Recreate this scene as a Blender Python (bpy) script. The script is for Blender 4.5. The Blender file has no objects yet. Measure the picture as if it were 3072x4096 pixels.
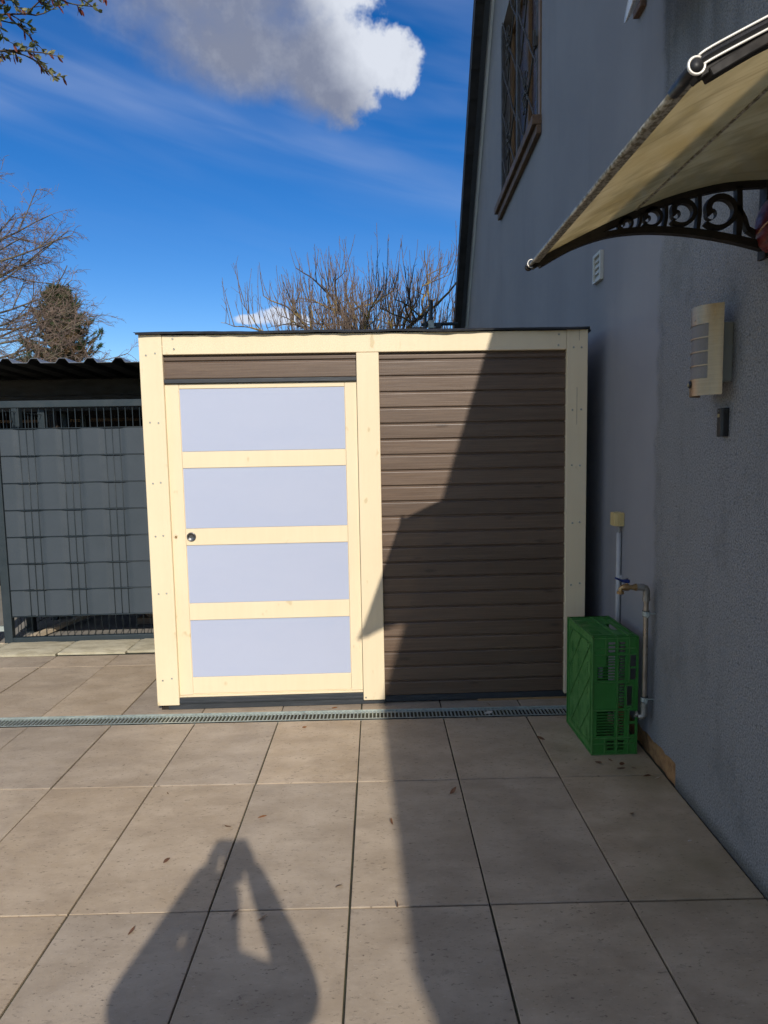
import bpy, bmesh, math, random
from mathutils import Vector, Matrix, Euler
from mathutils import noise as mnoise
R = random.Random(11)
PI = math.pi
rad = math.radians
S = bpy.context.scene
COL = S.collection

# ------------------------------------------------------------------ camera
cd = bpy.data.cameras.new('camera')
cam = bpy.data.objects.new('camera', cd)
COL.objects.link(cam)
cd.sensor_fit = 'HORIZONTAL'
cd.sensor_width = 36.0
cd.lens = 30.617
cd.clip_start = 0.02
cd.clip_end = 3000
rt, up, fw = (0.99977452, -0.01090701, -0.01821948), (0.01918031, 0.09566716, 0.99522857), (0.00911196, 0.99535362, -0.09585479)
cam.matrix_world = Matrix(((rt[0], up[0], -fw[0], 0), (rt[1], up[1], -fw[1], 0), (rt[2], up[2], -fw[2], 1.5), (0, 0, 0, 1)))
S.camera = cam

# ------------------------------------------------------------------ sun, sky, exposure
SUNDIR = Vector((-0.235, 1.0, -0.63)).normalized()      # the way the light travels
EL = math.asin(-SUNDIR.z)
sd = bpy.data.lights.new('sun', 'SUN')
sd.energy = 3.7
sd.angle = rad(0.6)
sd.color = (1.0, 0.93, 0.83)
sun = bpy.data.objects.new('sun', sd)
COL.objects.link(sun)
sun.rotation_euler = SUNDIR.to_track_quat('-Z', 'Y').to_euler()
S.view_settings.view_transform = 'Standard'
S.view_settings.look = 'None'
S.view_settings.exposure = 0.2
S.view_settings.gamma = 1.0
S.cycles.use_denoising = True
S.cycles.denoising_prefilter = 'FAST'
S.cycles.use_adaptive_sampling = True
S.cycles.adaptive_threshold = 0.02
S.cycles.max_bounces = 5
S.cycles.diffuse_bounces = 3
S.cycles.transparent_max_bounces = 12


class NT:
    """small helper round a node tree"""
    def __init__(self, tree):
        self.t = tree
        tree.nodes.clear()

    def n(self, typ, _out=0, **kw):
        nd = self.t.nodes.new(typ)
        for k, v in kw.items():
            if k.startswith('i_'):
                key = k[2:]
                key = int(key) if key.isdigit() else key.replace('_', ' ')
                self.set(nd.inputs[key], v)
            else:
                setattr(nd, k, v)
        return nd

    def set(self, sock, v):
        if isinstance(v, bpy.types.NodeSocket):
            self.t.links.new(v, sock)
        elif isinstance(v, bpy.types.Node):
            self.t.links.new(v.outputs[0], sock)
        else:
            if hasattr(sock.default_value, '__len__') and not hasattr(v, '__len__'):
                v = (v,) * len(sock.default_value)
            if hasattr(sock.default_value, '__len__') and len(sock.default_value) == 4 and len(v) == 3:
                v = (*v, 1.0)
            sock.default_value = v

    def m(self, op, a, b=0.0, c=None, clamp=False):
        nd = self.t.nodes.new('ShaderNodeMath')
        nd.operation = op
        nd.use_clamp = clamp
        self.set(nd.inputs[0], a)
        self.set(nd.inputs[1], b)
        if c is not None:
            self.set(nd.inputs[2], c)
        return nd.outputs[0]

    def vm(self, op, a, b=(0, 0, 0)):
        nd = self.t.nodes.new('ShaderNodeVectorMath')
        nd.operation = op
        self.set(nd.inputs[0], a)
        self.set(nd.inputs[1], b)
        return nd.outputs[0]

    def mix(self, f, a, b, blend='MIX'):
        nd = self.t.nodes.new('ShaderNodeMix')
        nd.data_type = 'RGBA'
        nd.blend_type = blend
        nd.clamp_factor = True
        self.set(nd.inputs[0], f)
        self.set(nd.inputs[6], a)
        self.set(nd.inputs[7], b)
        return nd.outputs[2]

    def mr(self, v, a, b, c=0.0, d=1.0, smooth=True):
        nd = self.t.nodes.new('ShaderNodeMapRange')
        nd.interpolation_type = 'SMOOTHSTEP' if smooth else 'LINEAR'
        nd.clamp = True
        self.set(nd.inputs[0], v)
        for k, x in enumerate((a, b, c, d)):
            self.set(nd.inputs[k + 1], x)
        return nd.outputs[0]

    def noise(self, vec, scale, detail=3.0, rough=0.55, dist=0.0):
        nd = self.t.nodes.new('ShaderNodeTexNoise')
        if vec is not None:
            self.set(nd.inputs['Vector'], vec)
        self.set(nd.inputs['Scale'], scale)
        nd.inputs['Detail'].default_value = detail
        nd.inputs['Roughness'].default_value = rough
        nd.inputs['Distortion'].default_value = dist
        return nd.outputs[0]

    def map(self, vec, scale=(1, 1, 1), loc=(0, 0, 0), rot=(0, 0, 0)):
        nd = self.t.nodes.new('ShaderNodeMapping')
        self.set(nd.inputs['Vector'], vec)
        nd.inputs['Scale'].default_value = scale
        nd.inputs['Location'].default_value = loc
        nd.inputs['Rotation'].default_value = rot
        return nd.outputs[0]


def build_world():
    w = bpy.data.worlds.new('World')
    S.world = w
    w.use_nodes = True
    w.cycles.sampling_method = 'MANUAL'
    w.cycles.sample_map_resolution = 256
    T = NT(w.node_tree)
    sky = T.n('ShaderNodeTexSky', sky_type='NISHITA', sun_disc=False, sun_elevation=EL,
              sun_rotation=math.atan2(-SUNDIR.x, -SUNDIR.y), air_density=1.0, dust_density=0.15, ozone_density=2.5, altitude=150)
    hs = T.n('ShaderNodeHueSaturation', i_Hue=0.512, i_Saturation=1.42, i_Value=0.74, i_Color=sky)
    base = hs.outputs[0]
    d = T.n('ShaderNodeTexCoord').outputs['Generated']
    sp = T.n('ShaderNodeSeparateXYZ', i_0=d)
    az = T.m('MULTIPLY', T.m('ARCTAN2', sp.outputs[0], sp.outputs[1]), 180 / PI)
    el = T.m('MULTIPLY', T.m('ARCSINE', sp.outputs[2]), 180 / PI)
    n1 = T.m('SUBTRACT', T.noise(d, 9.0, 5.0, 0.62), 0.5)
    n2 = T.m('SUBTRACT', T.noise(d, 3.2, 2.0, 0.55), 0.5)
    n3 = T.noise(d, 24.0, 4.0, 0.62)

    def blob(a0, e0, ra, re):
        x = T.m('DIVIDE', T.m('SUBTRACT', az, a0), ra)
        y = T.m('DIVIDE', T.m('SUBTRACT', el, e0), re)
        return T.m('SUBTRACT', 1.0, T.m('ADD', T.m('MULTIPLY', x, x), T.m('MULTIPLY', y, y)))

    def union(bl):
        f = None
        for b in bl:
            v = blob(*b)
            f = v if f is None else T.m('SMOOTH_MAX', f, v, 0.25)
        return f
    f = union([(-12.0, 34.2, 14.0, 7.2), (-3.4, 28.9, 5.4, 4.4), (2.2, 28.9, 2.6, 2.3), (-2.6, 34.5, 4.0, 4.0), (-11.0, 29.5, 9.0, 3.6),])
    f = T.m('ADD', f, T.m('ADD', T.m('MULTIPLY', n1, 1.25), T.m('MULTIPLY', n2, 0.7)))
    # cumulus outside the view, added to lift the fill light in the shade
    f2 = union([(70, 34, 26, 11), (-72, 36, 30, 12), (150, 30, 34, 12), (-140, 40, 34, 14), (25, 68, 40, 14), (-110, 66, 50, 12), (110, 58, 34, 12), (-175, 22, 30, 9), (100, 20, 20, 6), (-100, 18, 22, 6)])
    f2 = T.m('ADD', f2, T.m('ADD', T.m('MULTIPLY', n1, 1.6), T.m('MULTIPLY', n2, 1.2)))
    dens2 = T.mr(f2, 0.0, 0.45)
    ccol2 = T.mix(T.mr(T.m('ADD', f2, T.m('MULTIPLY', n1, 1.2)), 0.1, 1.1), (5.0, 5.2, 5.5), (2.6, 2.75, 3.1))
    f = T.m('ADD', f, T.m('MULTIPLY', T.m('SUBTRACT', n3, 0.5), T.mr(az, -6, 1, 0.1, 2.0)))
    soft = T.mr(az, -9, 1.0, 1.1, 0.55)
    dens = T.mr(f, 0.0, soft)
    lit = T.m('ADD', T.mr(T.m('ADD', az, T.m('MULTIPLY', T.m('SUBTRACT', el, 28.5), 0.75)), -4.5, 1.6), T.m('ADD', T.m('MULTIPLY', n1, 0.6), T.m('MULTIPLY', T.m('SUBTRACT', n3, 0.5), 0.6)))
    lit = T.m('MAXIMUM', T.m('MINIMUM', lit, 1.0), 0.0)
    ccol = T.mix(lit, (1.30, 1.48, 2.05), (4.2, 4.45, 4.95))
    # small low cumulus and cirrus streaks
    g = union([(-8.4, 11.2, 1.5, 0.8), (-10.6, 10.95, 1.7, 0.42), (-6.6, 10.9, 1.6, 0.55), (28, 9, 6, 1.2), (-48, 10, 7, 1.3)])
    g = T.mr(T.m('ADD', g, T.m('ADD', T.m('MULTIPLY', n1, 2.0), T.m('MULTIPLY', T.m('SUBTRACT', n3, 0.5), 3.0))), 0.0, 0.9)
    line = T.m('ADD', 22.93, T.m('ADD', T.m('MULTIPLY', az, -0.285), T.m('MULTIPLY', T.m('MULTIPLY', az, az), -0.00726)))
    dl = T.m('SUBTRACT', T.m('ADD', el, T.m('MULTIPLY', n2, 3.0)), line)
    st = T.m('MULTIPLY', T.mr(T.m('ABSOLUTE', dl), 0.0, 2.6, 1.0, 0.0), T.mr(az, -45, 40, 1.0, 0.8))
    comb = T.n('ShaderNodeCombineXYZ', i_0=T.m('MULTIPLY', az, 0.05), i_1=T.m('MULTIPLY', T.m('ADD', el, T.m('MULTIPLY', az, 0.22)), 0.42))
    ns = T.noise(comb, 1.1, 3.0, 0.5, 0.4)
    cir = T.m('ADD', T.m('MULTIPLY', st, T.mr(ns, 0.25, 0.8, 0.08, 0.22)), T.m('MULTIPLY', T.mr(ns, 0.3, 0.9), T.mr(el, 12, 30, 0.0, 0.18)), clamp=True)
    c = T.mix(cir, base, (2.7, 3.2, 4.4))
    c = T.mix(T.m('MULTIPLY', g, 0.85), c, (4.3, 4.6, 5.2))
    c = T.mix(dens, c, ccol)
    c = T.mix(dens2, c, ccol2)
    bg = T.n('ShaderNodeBackground', i_Color=c, i_Strength=0.15)
    o = T.n('ShaderNodeOutputWorld')
    T.set(o.inputs['Surface'], bg)


build_world()

# ------------------------------------------------------------------ materials
MATS = {}


def newmat(name):
    m = bpy.data.materials.new(name)
    m.use_nodes = True
    MATS[name] = m
    T = NT(m.node_tree)
    out = T.n('ShaderNodeOutputMaterial')
    b = T.n('ShaderNodeBsdfPrincipled')
    T.set(out.inputs['Surface'], b)
    return T, b, out


def coords(T, world=False, rand=True):
    if world:
        return T.n('ShaderNodeNewGeometry').outputs['Position']
    c = T.n('ShaderNodeTexCoord').outputs['Object']
    if rand:
        r = T.n('ShaderNodeObjectInfo').outputs['Random']
        c = T.vm('ADD', c, T.vm('MULTIPLY', T.n('ShaderNodeCombineXYZ', i_0=r, i_1=r, i_2=r).outputs[0], (37.0, 53.0, 71.0)))
    return c


def bump(T, b, h, strength, dist):
    nd = T.n('ShaderNodeBump', i_Strength=strength, i_Distance=dist, i_Height=h)
    T.set(b.inputs['Normal'], nd)
    return nd


def pm(name, c1, c2=None, scale=8.0, rough=0.6, metal=0.0, bmp=0.0, bscale=60.0, bdist=0.003, stretch=(1, 1, 1), spec=0.5,
       coat=0.0, lo=0.35, hi=0.7, world=False, rvar=0.12, detail=4.0, vary=0.0):
    T, b, o = newmat(name)
    c = coords(T, world)
    cm = T.map(c, stretch)
    n = T.noise(cm, scale, detail, 0.6)
    col = T.mix(T.mr(n, lo, hi), c1, c2 if c2 else tuple(x * 0.85 for x in c1))
    if vary:
        rnd = T.n('ShaderNodeObjectInfo').outputs['Random']
        hsv = T.n('ShaderNodeHueSaturation', i_Color=col, i_Value=T.mr(rnd, 0, 1, 1 - vary, 1 + vary, False))
        col = hsv.outputs[0]
    T.set(b.inputs['Base Color'], col)
    T.set(b.inputs['Roughness'], T.mr(T.noise(cm, scale * 2.3, 3.0), 0.3, 0.7, max(0.02, rough - rvar), min(1.0, rough + rvar), False))
    b.inputs['Metallic'].default_value = metal
    b.inputs['Specular IOR Level'].default_value = spec
    b.inputs['Coat Weight'].default_value = coat
    if bmp:
        bump(T, b, T.noise(cm, bscale, 3.0, 0.6), bmp, bdist)
    return MATS[name]


def mat_tile():
    T, b, o = newmat('tile')
    c = coords(T)
    w = coords(T, True)
    rnd = T.n('ShaderNodeObjectInfo').outputs['Random']
    st = T.map(c, (1.5, 2.7, 1))
    n1 = T.noise(st, 2.4, 5.0, 0.66, 0.2)
    n2 = T.noise(c, 9.0, 5.0, 0.65)
    n3 = T.noise(T.map(c, (1, 2.4, 1)), 48.0, 4.0, 0.7)
    col = T.mix(T.mr(n1, 0.25, 0.75), (0.305, 0.238, 0.170), (0.460, 0.374, 0.277))
    col = T.mix(T.mr(n2, 0.35, 0.8, 0.0, 0.5), col, (0.385, 0.30, 0.205))
    n4 = T.noise(T.map(c, (1, 2.0, 1)), 17.0, 4.0, 0.75)
    col = T.mix(T.mr(n4, 0.58, 0.72, 0.0, 0.5), col, (0.21, 0.165, 0.125))
    col = T.mix(T.mr(n3, 0.60, 0.68, 0.0, 0.85), col, (0.13, 0.098, 0.072))
    col = T.mix(T.mr(n3, 0.40, 0.28, 0.0, 0.5), col, (0.51, 0.435, 0.35))
    # slight greenish film in patches along the wall side
    nw = T.noise(w, 1.1, 4.0, 0.6)
    sx = T.n('ShaderNodeSeparateXYZ', i_0=w)
    alg = T.m('MULTIPLY', T.mr(nw, 0.46, 0.68, 0.0, 0.55), T.mr(sx.outputs[0], 0.0, 1.1))
    col = T.mix(alg, col, (0.155, 0.128, 0.066))
    hsv = T.n('ShaderNodeHueSaturation', i_Color=col, i_Value=T.mr(rnd, 0, 1, 0.89, 1.08, False), i_Saturation=T.mr(rnd, 0, 1, 0.9, 1.1, False))
    T.set(b.inputs['Base Color'], hsv.outputs[0])
    T.set(b.inputs['Roughness'], T.mr(n2, 0.3, 0.7, 0.5, 0.72, False))
    b.inputs['Specular IOR Level'].default_value = 0.35
    h = T.m('ADD', T.m('MULTIPLY', n3, 0.7), T.m('MULTIPLY', n1, 0.6))
    bump(T, b, h, 0.55, 0.0025)


def mat_cream():
    T, b, o = newmat('cream_paint')
    c = coords(T)
    # grain follows the longest direction through generated stretch along z for posts; soft and faint
    g1 = T.noise(T.map(c, (40, 40, 2.0)), 1.0, 4.0, 0.6)
    n = T.noise(c, 2.0, 3.0)
    k = T.noise(T.map(c, (14, 14, 9)), 1.0, 2.0, 0.5)
    col = T.mix(T.mr(T.m('ADD', T.m('MULTIPLY', n, 0.6), T.m('MULTIPLY', g1, 0.4)), 0.3, 0.7), (0.785, 0.658, 0.446), (0.748, 0.618, 0.412))
    col = T.mix(T.mr(k, 0.685, 0.75, 0.0, 0.5), col, (0.50, 0.39, 0.19))
    T.set(b.inputs['Base Color'], col)
    b.inputs['Roughness'].default_value = 0.48
    b.inputs['Specular IOR Level'].default_value = 0.35
    bump(T, b, T.m('ADD', g1, T.m('MULTIPLY', T.mr(k, 0.6, 0.78), 0.8)), 0.26, 0.0020)


def mat_boards():
    T, b, o = newmat('brown_boards')
    c = coords(T)
    wv = T.noise(T.map(c, (2.2, 1, 30)), 1.0, 4.0, 0.62, 0.7)
    fine = T.noise(T.map(c, (3.5, 1, 170)), 1.0, 4.0, 0.6, 0.4)
    comb = T.noise(T.map(c, (260, 1, 6)), 1.0, 2.0, 0.5)
    vor = T.n('ShaderNodeTexVoronoi', feature='F1', i_Vector=T.map(c, (3.4, 0.0, 12.0)), i_Scale=1.0)
    knot = T.mr(vor.outputs['Distance'], 0.05, 0.17, 1.0, 0.0)
    col = T.mix(T.mr(fine, 0.35, 0.7), (0.100, 0.065, 0.043), (0.134, 0.089, 0.059))
    col = T.mix(T.mr(wv, 0.5, 0.72, 0.0, 0.4), col, (0.150, 0.108, 0.076))
    col = T.mix(T.m('MULTIPLY', knot, 0.7), col, (0.052, 0.034, 0.024))
    rnd = T.n('ShaderNodeObjectInfo').outputs['Random']
    hsv = T.n('ShaderNodeHueSaturation', i_Color=col, i_Value=T.mr(rnd, 0, 1, 0.88, 1.14, False))
    T.set(b.inputs['Base Color'], hsv.outputs[0])
    T.set(b.inputs['Roughness'], T.mr(wv, 0.3, 0.7, 0.36, 0.56, False))
    b.inputs['Specular IOR Level'].default_value = 0.5
    h = T.m('ADD', T.m('ADD', T.m('MULTIPLY', fine, 0.6), T.m('MULTIPLY', wv, 0.5)), T.m('ADD', T.m('MULTIPLY', comb, 0.3), T.m('MULTIPLY', knot, 0.4)))
    bump(T, b, h, 0.6, 0.002)


def mat_stucco():
    T, b, o = newmat('stucco')
    c = coords(T, False, False)
    sx = T.n('ShaderNodeSeparateXYZ', i_0=c)
    wob = T.m('SUBTRACT', T.noise(T.map(c, (1, 0.2, 2.2)), 1.6, 3.0, 0.6), 0.5)
    wob2 = T.m('SUBTRACT', T.noise(c, 40, 2.0, 0.6), 0.5)
    edge = T.m('ADD', T.m('ADD', sx.outputs[1], T.m('MULTIPLY', wob, 0.16)), T.m('MULTIPLY', wob2, 0.03))
    roughm = T.mr(edge, 0.98, 1.05, 1.0, 0.0)
    n1 = T.noise(c, 1.3, 4.0, 0.6)
    streak = T.noise(T.map(c, (1, 3.0, 0.35)), 1.0, 5.0, 0.65)
    gr = T.noise(c, 150.0, 3.0, 0.7)
    vor = T.n('ShaderNodeTexVoronoi', feature='F1', i_Vector=c, i_Scale=170.0)
    smooth_c = T.mix(T.mr(n1, 0.3, 0.7), (0.255, 0.255, 0.272), (0.285, 0.285, 0.30))
    smooth_c = T.mix(T.mr(streak, 0.5, 0.75, 0.0, 0.45), smooth_c, (0.205, 0.208, 0.228))
    rough_c = T.mix(T.mr(gr, 0.36, 0.64), (0.17, 0.17, 0.172), (0.33, 0.332, 0.338))
    rough_c = T.mix(T.mr(n1, 0.35, 0.7, 0.0, 0.35), rough_c, (0.215, 0.215, 0.205))
    # weather streaks running down from the top and grime at the foot
    blot = T.noise(T.map(c, (1, 1.4, 0.8)), 3.2, 5.0, 0.7)
    rough_c = T.mix(T.mr(blot, 0.48, 0.72, 0.0, 0.5), rough_c, (0.15, 0.152, 0.15))
    pit = T.noise(c, 62.0, 2.0, 0.5)
    rough_c = T.mix(T.mr(pit, 0.62, 0.72, 0.0, 0.6), rough_c, (0.10, 0.10, 0.10))
    hi = T.m('MULTIPLY', T.mr(streak, 0.42, 0.68), T.mr(sx.outputs[2], 2.4, 3.4))
    rough_c = T.mix(T.m('MULTIPLY', hi, 0.62), rough_c, (0.050, 0.052, 0.050))
    foot = T.m('MULTIPLY', T.mr(T.m('ADD', sx.outputs[2], T.m('MULTIPLY', T.m('SUBTRACT', gr, 0.5), 0.06)), 0.0, 0.07, 1.0, 0.0), 0.6)
    col = T.mix(roughm, smooth_c, rough_c)
    col = T.mix(foot, col, (0.05, 0.052, 0.038))
    T.set(b.inputs['Base Color'], col)
    b.inputs['Roughness'].default_value = 0.88
    b.inputs['Specular IOR Level'].default_value = 0.2
    h = T.m('MULTIPLY', T.m('ADD', T.m('MULTIPLY', gr, 1.0), T.m('MULTIPLY', vor.outputs['Distance'], 0.9)), T.m('ADD', roughm, 0.10))
    h = T.m('ADD', h, T.m('MULTIPLY', n1, 0.3))
    bump(T, b, h, 0.8, 0.0042)


def mat_canopy():
    T, b, o = newmat('canopy_sheet')
    c = coords(T, False, False)
    st = T.noise(T.map(c, (3.0, 34, 1)), 1.0, 4.0, 0.6)
    n = T.noise(c, 5.0, 4.0, 0.6)
    col = T.mix(T.mr(n, 0.3, 0.7), (0.80, 0.68, 0.44), (0.66, 0.53, 0.29))
    col = T.mix(T.mr(st, 0.5, 0.75, 0.0, 0.6), col, (0.42, 0.31, 0.15))
    sx = T.n('ShaderNodeSeparateXYZ', i_0=c)
    dirt = T.m('ADD', T.noise(c, 3.0, 4.0, 0.65), T.m('MULTIPLY', sx.outputs[0], 0.28))
    col = T.mix(T.mr(dirt, 0.28, 0.52, 0.0, 0.6), col, (0.34, 0.27, 0.13))
    T.set(b.inputs['Base Color'], col)
    b.inputs['Roughness'].default_value = 0.12
    tl = T.n('ShaderNodeBsdfTranslucent', i_Color=col)
    tr = T.n('ShaderNodeBsdfTransparent', i_Color=(0.85, 0.83, 0.72))
    a = T.n('ShaderNodeMixShader', i_0=0.6)
    T.set(a.inputs[1], b)
    T.set(a.inputs[2], tl)
    e = T.n('ShaderNodeMixShader', i_0=0.2)
    T.set(e.inputs[1], a)
    T.set(e.inputs[2], tr)
    T.set(o.inputs['Surface'], e)


def mat_bark(name, c1, c2, lich=None, lz=None):
    T, b, o = newmat(name)
    c = coords(T, False, False)
    n = T.noise(c, 7.0, 4.0, 0.6)
    col = T.mix(T.mr(n, 0.35, 0.65), c1, c2)
    if lich:
        n2 = T.noise(c, 4.0, 4.0, 0.7)
        f = T.mr(n2, 0.46, 0.62)
        if lz:
            sz = T.n('ShaderNodeSeparateXYZ', i_0=c)
            f = T.m('MULTIPLY', f, T.mr(sz.outputs[2], lz[0], lz[1], 1.0, 0.0))
        col = T.mix(f, col, lich)
    T.set(b.inputs['Base Color'], col)
    b.inputs['Roughness'].default_value = 0.85
    b.inputs['Specular IOR Level'].default_value = 0.2
    bump(T, b, T.noise(c, 30.0, 3.0), 0.5, 0.01)


def mat_leaf(name, c1, c2, trans=0.3, rough=0.55):
    T, b, o = newmat(name)
    c = coords(T, False, False)
    n = T.noise(c, 2.5, 3.0, 0.6)
    r = T.n('ShaderNodeObjectInfo').outputs['Random']
    col = T.mix(T.mr(T.m('ADD', n, T.m('MULTIPLY', T.m('SUBTRACT', r, 0.5), 0.3)), 0.35, 0.65), c1, c2)
    T.set(b.inputs['Base Color'], col)
    b.inputs['Roughness'].default_value = rough
    if trans:
        tl = T.n('ShaderNodeBsdfTranslucent', i_Color=col)
        mx = T.n('ShaderNodeMixShader', i_0=trans)
        T.set(mx.inputs[1], b)
        T.set(mx.inputs[2], tl)
        T.set(o.inputs['Surface'], mx)


mat_tile()
mat_cream()
mat_boards()
mat_stucco()
mat_canopy()
pm('joint', (0.045, 0.048, 0.026), (0.028, 0.024, 0.018), 9, 0.95, bmp=0.6, bscale=120)
pm('soil', (0.10, 0.095, 0.05), (0.06, 0.085, 0.03), 3, 0.95, bmp=0.6, bscale=40, bdist=0.02)
pm('concrete', (0.25, 0.235, 0.21), (0.19, 0.18, 0.16), 5, 0.9, bmp=0.4, bscale=80)
pm('sandstone', (0.50, 0.45, 0.32), (0.36, 0.315, 0.21), 7, 0.85, bmp=0.8, bscale=26, bdist=0.006, stretch=(1, 2.5, 1), vary=0.06)
pm('galvanised', (0.42, 0.47, 0.44), (0.30, 0.345, 0.325), 30, 0.42, metal=0.35, bmp=0.15, bscale=90)
pm('channel_dark', (0.02, 0.02, 0.018), (0.035, 0.032, 0.025), 12, 0.9)
pm('polycarbonate', (0.425, 0.465, 0.585), (0.412, 0.455, 0.58), 1.4, 0.34, spec=0.4, stretch=(1, 1, 3), rvar=0.05)
pm('anthracite_wood', (0.026, 0.031, 0.037), (0.045, 0.051, 0.058), 14, 0.55, bmp=0.3, bscale=50, stretch=(0.3, 1, 4), lo=0.45, hi=0.75)
pm('bitumen', (0.012, 0.013, 0.016), (0.028, 0.03, 0.034), 12, 0.5, bmp=0.3, bscale=70)
pm('raw_batten', (0.42, 0.27, 0.12), (0.30, 0.18, 0.08), 10, 0.7, stretch=(0.4, 2, 2))
pm('steel', (0.20, 0.20, 0.20), (0.15, 0.15, 0.15), 40, 0.35, metal=1.0)
pm('screw_steel', (0.42, 0.43, 0.40), (0.30, 0.31, 0.28), 40, 0.4, metal=0.9)
pm('dark_hole', (0.02, 0.013, 0.008), None, 5, 0.9)
pm('tan_hole', (0.32, 0.20, 0.09), (0.2, 0.12, 0.05), 60, 0.8)
pm('bare_plaster', (0.36, 0.20, 0.085), (0.22, 0.115, 0.05), 22, 0.95, bmp=0.9, bscale=60, bdist=0.008)
pm('roof_dark', (0.016, 0.016, 0.018), (0.03, 0.028, 0.028), 5, 0.8, bmp=0.3, bscale=30)
pm('fascia_grey', (0.055, 0.063, 0.072), (0.045, 0.052, 0.06), 4, 0.5)
pm('white_trim', (0.74, 0.76, 0.78), (0.66, 0.68, 0.70), 4, 0.5, stretch=(1, .3, .3))
pm('aged_wood', (0.19, 0.105, 0.055), (0.10, 0.058, 0.036), 6, 0.7, bmp=0.6, bscale=30, stretch=(3, .6, 3))
pm('window_wood', (0.24, 0.135, 0.06), (0.15, 0.085, 0.042), 6, 0.6, bmp=0.4, bscale=30, stretch=(2, 2, .5))
pm('grille_iron', (0.095, 0.092, 0.090), (0.065, 0.063, 0.062), 9, 0.75, metal=0.2, bmp=0.2, bscale=80)
pm('window_glass', (0.085, 0.048, 0.024), (0.06, 0.035, 0.02), 2, 0.3, spec=0.2)
pm('powder_anthracite', (0.025, 0.036, 0.043), (0.021, 0.031, 0.038), 6, 0.45, spec=0.4, bmp=0.08, bscale=140)
pm('pvc_strip', (0.047, 0.060, 0.073), (0.043, 0.056, 0.068), 5, 0.62, spec=0.3, bmp=0.15, bscale=240, bdist=0.001)
pm('black_sheet', (0.020, 0.0205, 0.022), (0.013, 0.013, 0.014), 6, 0.5)
pm('sheet_top_glint', (0.20, 0.215, 0.24), (0.15, 0.16, 0.18), 6, 0.35, metal=0.3)  # paler than the black sheet: sun glint put into the colour
pm('dark_timber', (0.030, 0.023, 0.018), (0.017, 0.014, 0.012), 6, 0.8, stretch=(.5, 2, 2))
pm('brown_timber', (0.20, 0.135, 0.09), (0.13, 0.085, 0.055), 6, 0.75, bmp=0.5, bscale=40, stretch=(.4, 3, 3))
pm('pale_timber', (0.55, 0.46, 0.34), (0.42, 0.34, 0.24), 6, 0.7, stretch=(3, .5, 3))
pm('green_plastic', (0.028, 0.155, 0.026), (0.036, 0.180, 0.034), 7, 0.42, bmp=0.15, bscale=50, spec=0.45)
pm('green_plastic_worn', (0.075, 0.220, 0.055), (0.040, 0.165, 0.034), 14, 0.55, bmp=0.2, bscale=60, lo=.4, hi=.65)
pm('pipe_steel', (0.40, 0.35, 0.29), (0.29, 0.25, 0.20), 16, 0.35, metal=0.8, bmp=0.2, bscale=60)
pm('fitting_steel', (0.36, 0.35, 0.32), (0.24, 0.22, 0.19), 30, 0.45, metal=0.7, bmp=0.3, bscale=80)
pm('brass', (0.42, 0.28, 0.13), (0.28, 0.17, 0.08), 26, 0.4, metal=0.75, bmp=0.2, bscale=60)
pm('blue_enamel', (0.012, 0.030, 0.16), (0.010, 0.024, 0.12), 10, 0.4)
pm('conduit_grey', (0.42, 0.42, 0.42), (0.37, 0.37, 0.37), 4, 0.5)
pm('cable_grey', (0.34, 0.33, 0.31), None, 4, 0.5)
pm('cream_plastic', (0.58, 0.44, 0.19), (0.52, 0.39, 0.16), 7, 0.45)
pm('vent_white', (0.55, 0.55, 0.50), (0.46, 0.46, 0.42), 6, 0.5)
pm('stainless', (0.44, 0.325, 0.215), (0.40, 0.29, 0.19), 3, 0.42, metal=1.0, stretch=(3, 3, 60), rvar=0.03)
pm('frosted', (0.20, 0.185, 0.175), (0.18, 0.165, 0.155), 4, 0.55)
pm('lamp_base', (0.22, 0.225, 0.205), (0.19, 0.195, 0.18), 5, 0.55)
pm('black_plastic', (0.013, 0.013, 0.014), (0.018, 0.018, 0.019), 8, 0.45)
pm('amber_lens', (0.45, 0.36, 0.2), None, 5, 0.2)
pm('wrought_black', (0.016, 0.014, 0.013), (0.030, 0.025, 0.020), 14, 0.65, spec=0.25, bmp=0.2, bscale=60)
pm('weathered_alu', (0.42, 0.39, 0.32), (0.17, 0.145, 0.09), 90, 0.45, metal=0.35, bmp=0.3, bscale=90, lo=.4, hi=.6)
pm('bright_alu', (0.80, 0.77, 0.70), (0.74, 0.70, 0.62), 12, 0.35, metal=0.2)
pm('red_glaze', (0.15, 0.022, 0.018), (0.06, 0.012, 0.014), 14, 0.45, spec=0.3, stretch=(1, 1, 3))
pm('tan_glaze', (0.45, 0.27, 0.14), None, 14, 0.35)
pm('dish_white', (0.72, 0.73, 0.74), (0.66, 0.67, 0.68), 4, 0.45)
mat_bark('bark_pruned', (0.135, 0.105, 0.080), (0.085, 0.068, 0.060), (0.40, 0.28, 0.07), (4.4, 5.4))
mat_bark('twig_pruned', (0.215, 0.155, 0.115), (0.15, 0.11, 0.088))
mat_bark('bark_beech', (0.115, 0.095, 0.075), (0.070, 0.056, 0.048), (0.16, 0.14, 0.09))
mat_bark('twig_beech', (0.27, 0.195, 0.155), (0.18, 0.13, 0.105))
mat_bark('bark_pine', (0.10, 0.065, 0.045), (0.06, 0.042, 0.034))
mat_bark('bark_magnolia', (0.055, 0.043, 0.034), (0.09, 0.072, 0.055))
mat_leaf('needles_green', (0.030, 0.058, 0.014), (0.085, 0.115, 0.032), 0.1)
mat_leaf('needles_brown', (0.24, 0.13, 0.055), (0.15, 0.10, 0.045), 0.1)
mat_leaf('bud_green', (0.10, 0.13, 0.035), (0.30, 0.27, 0.12), 0.3)
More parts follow.
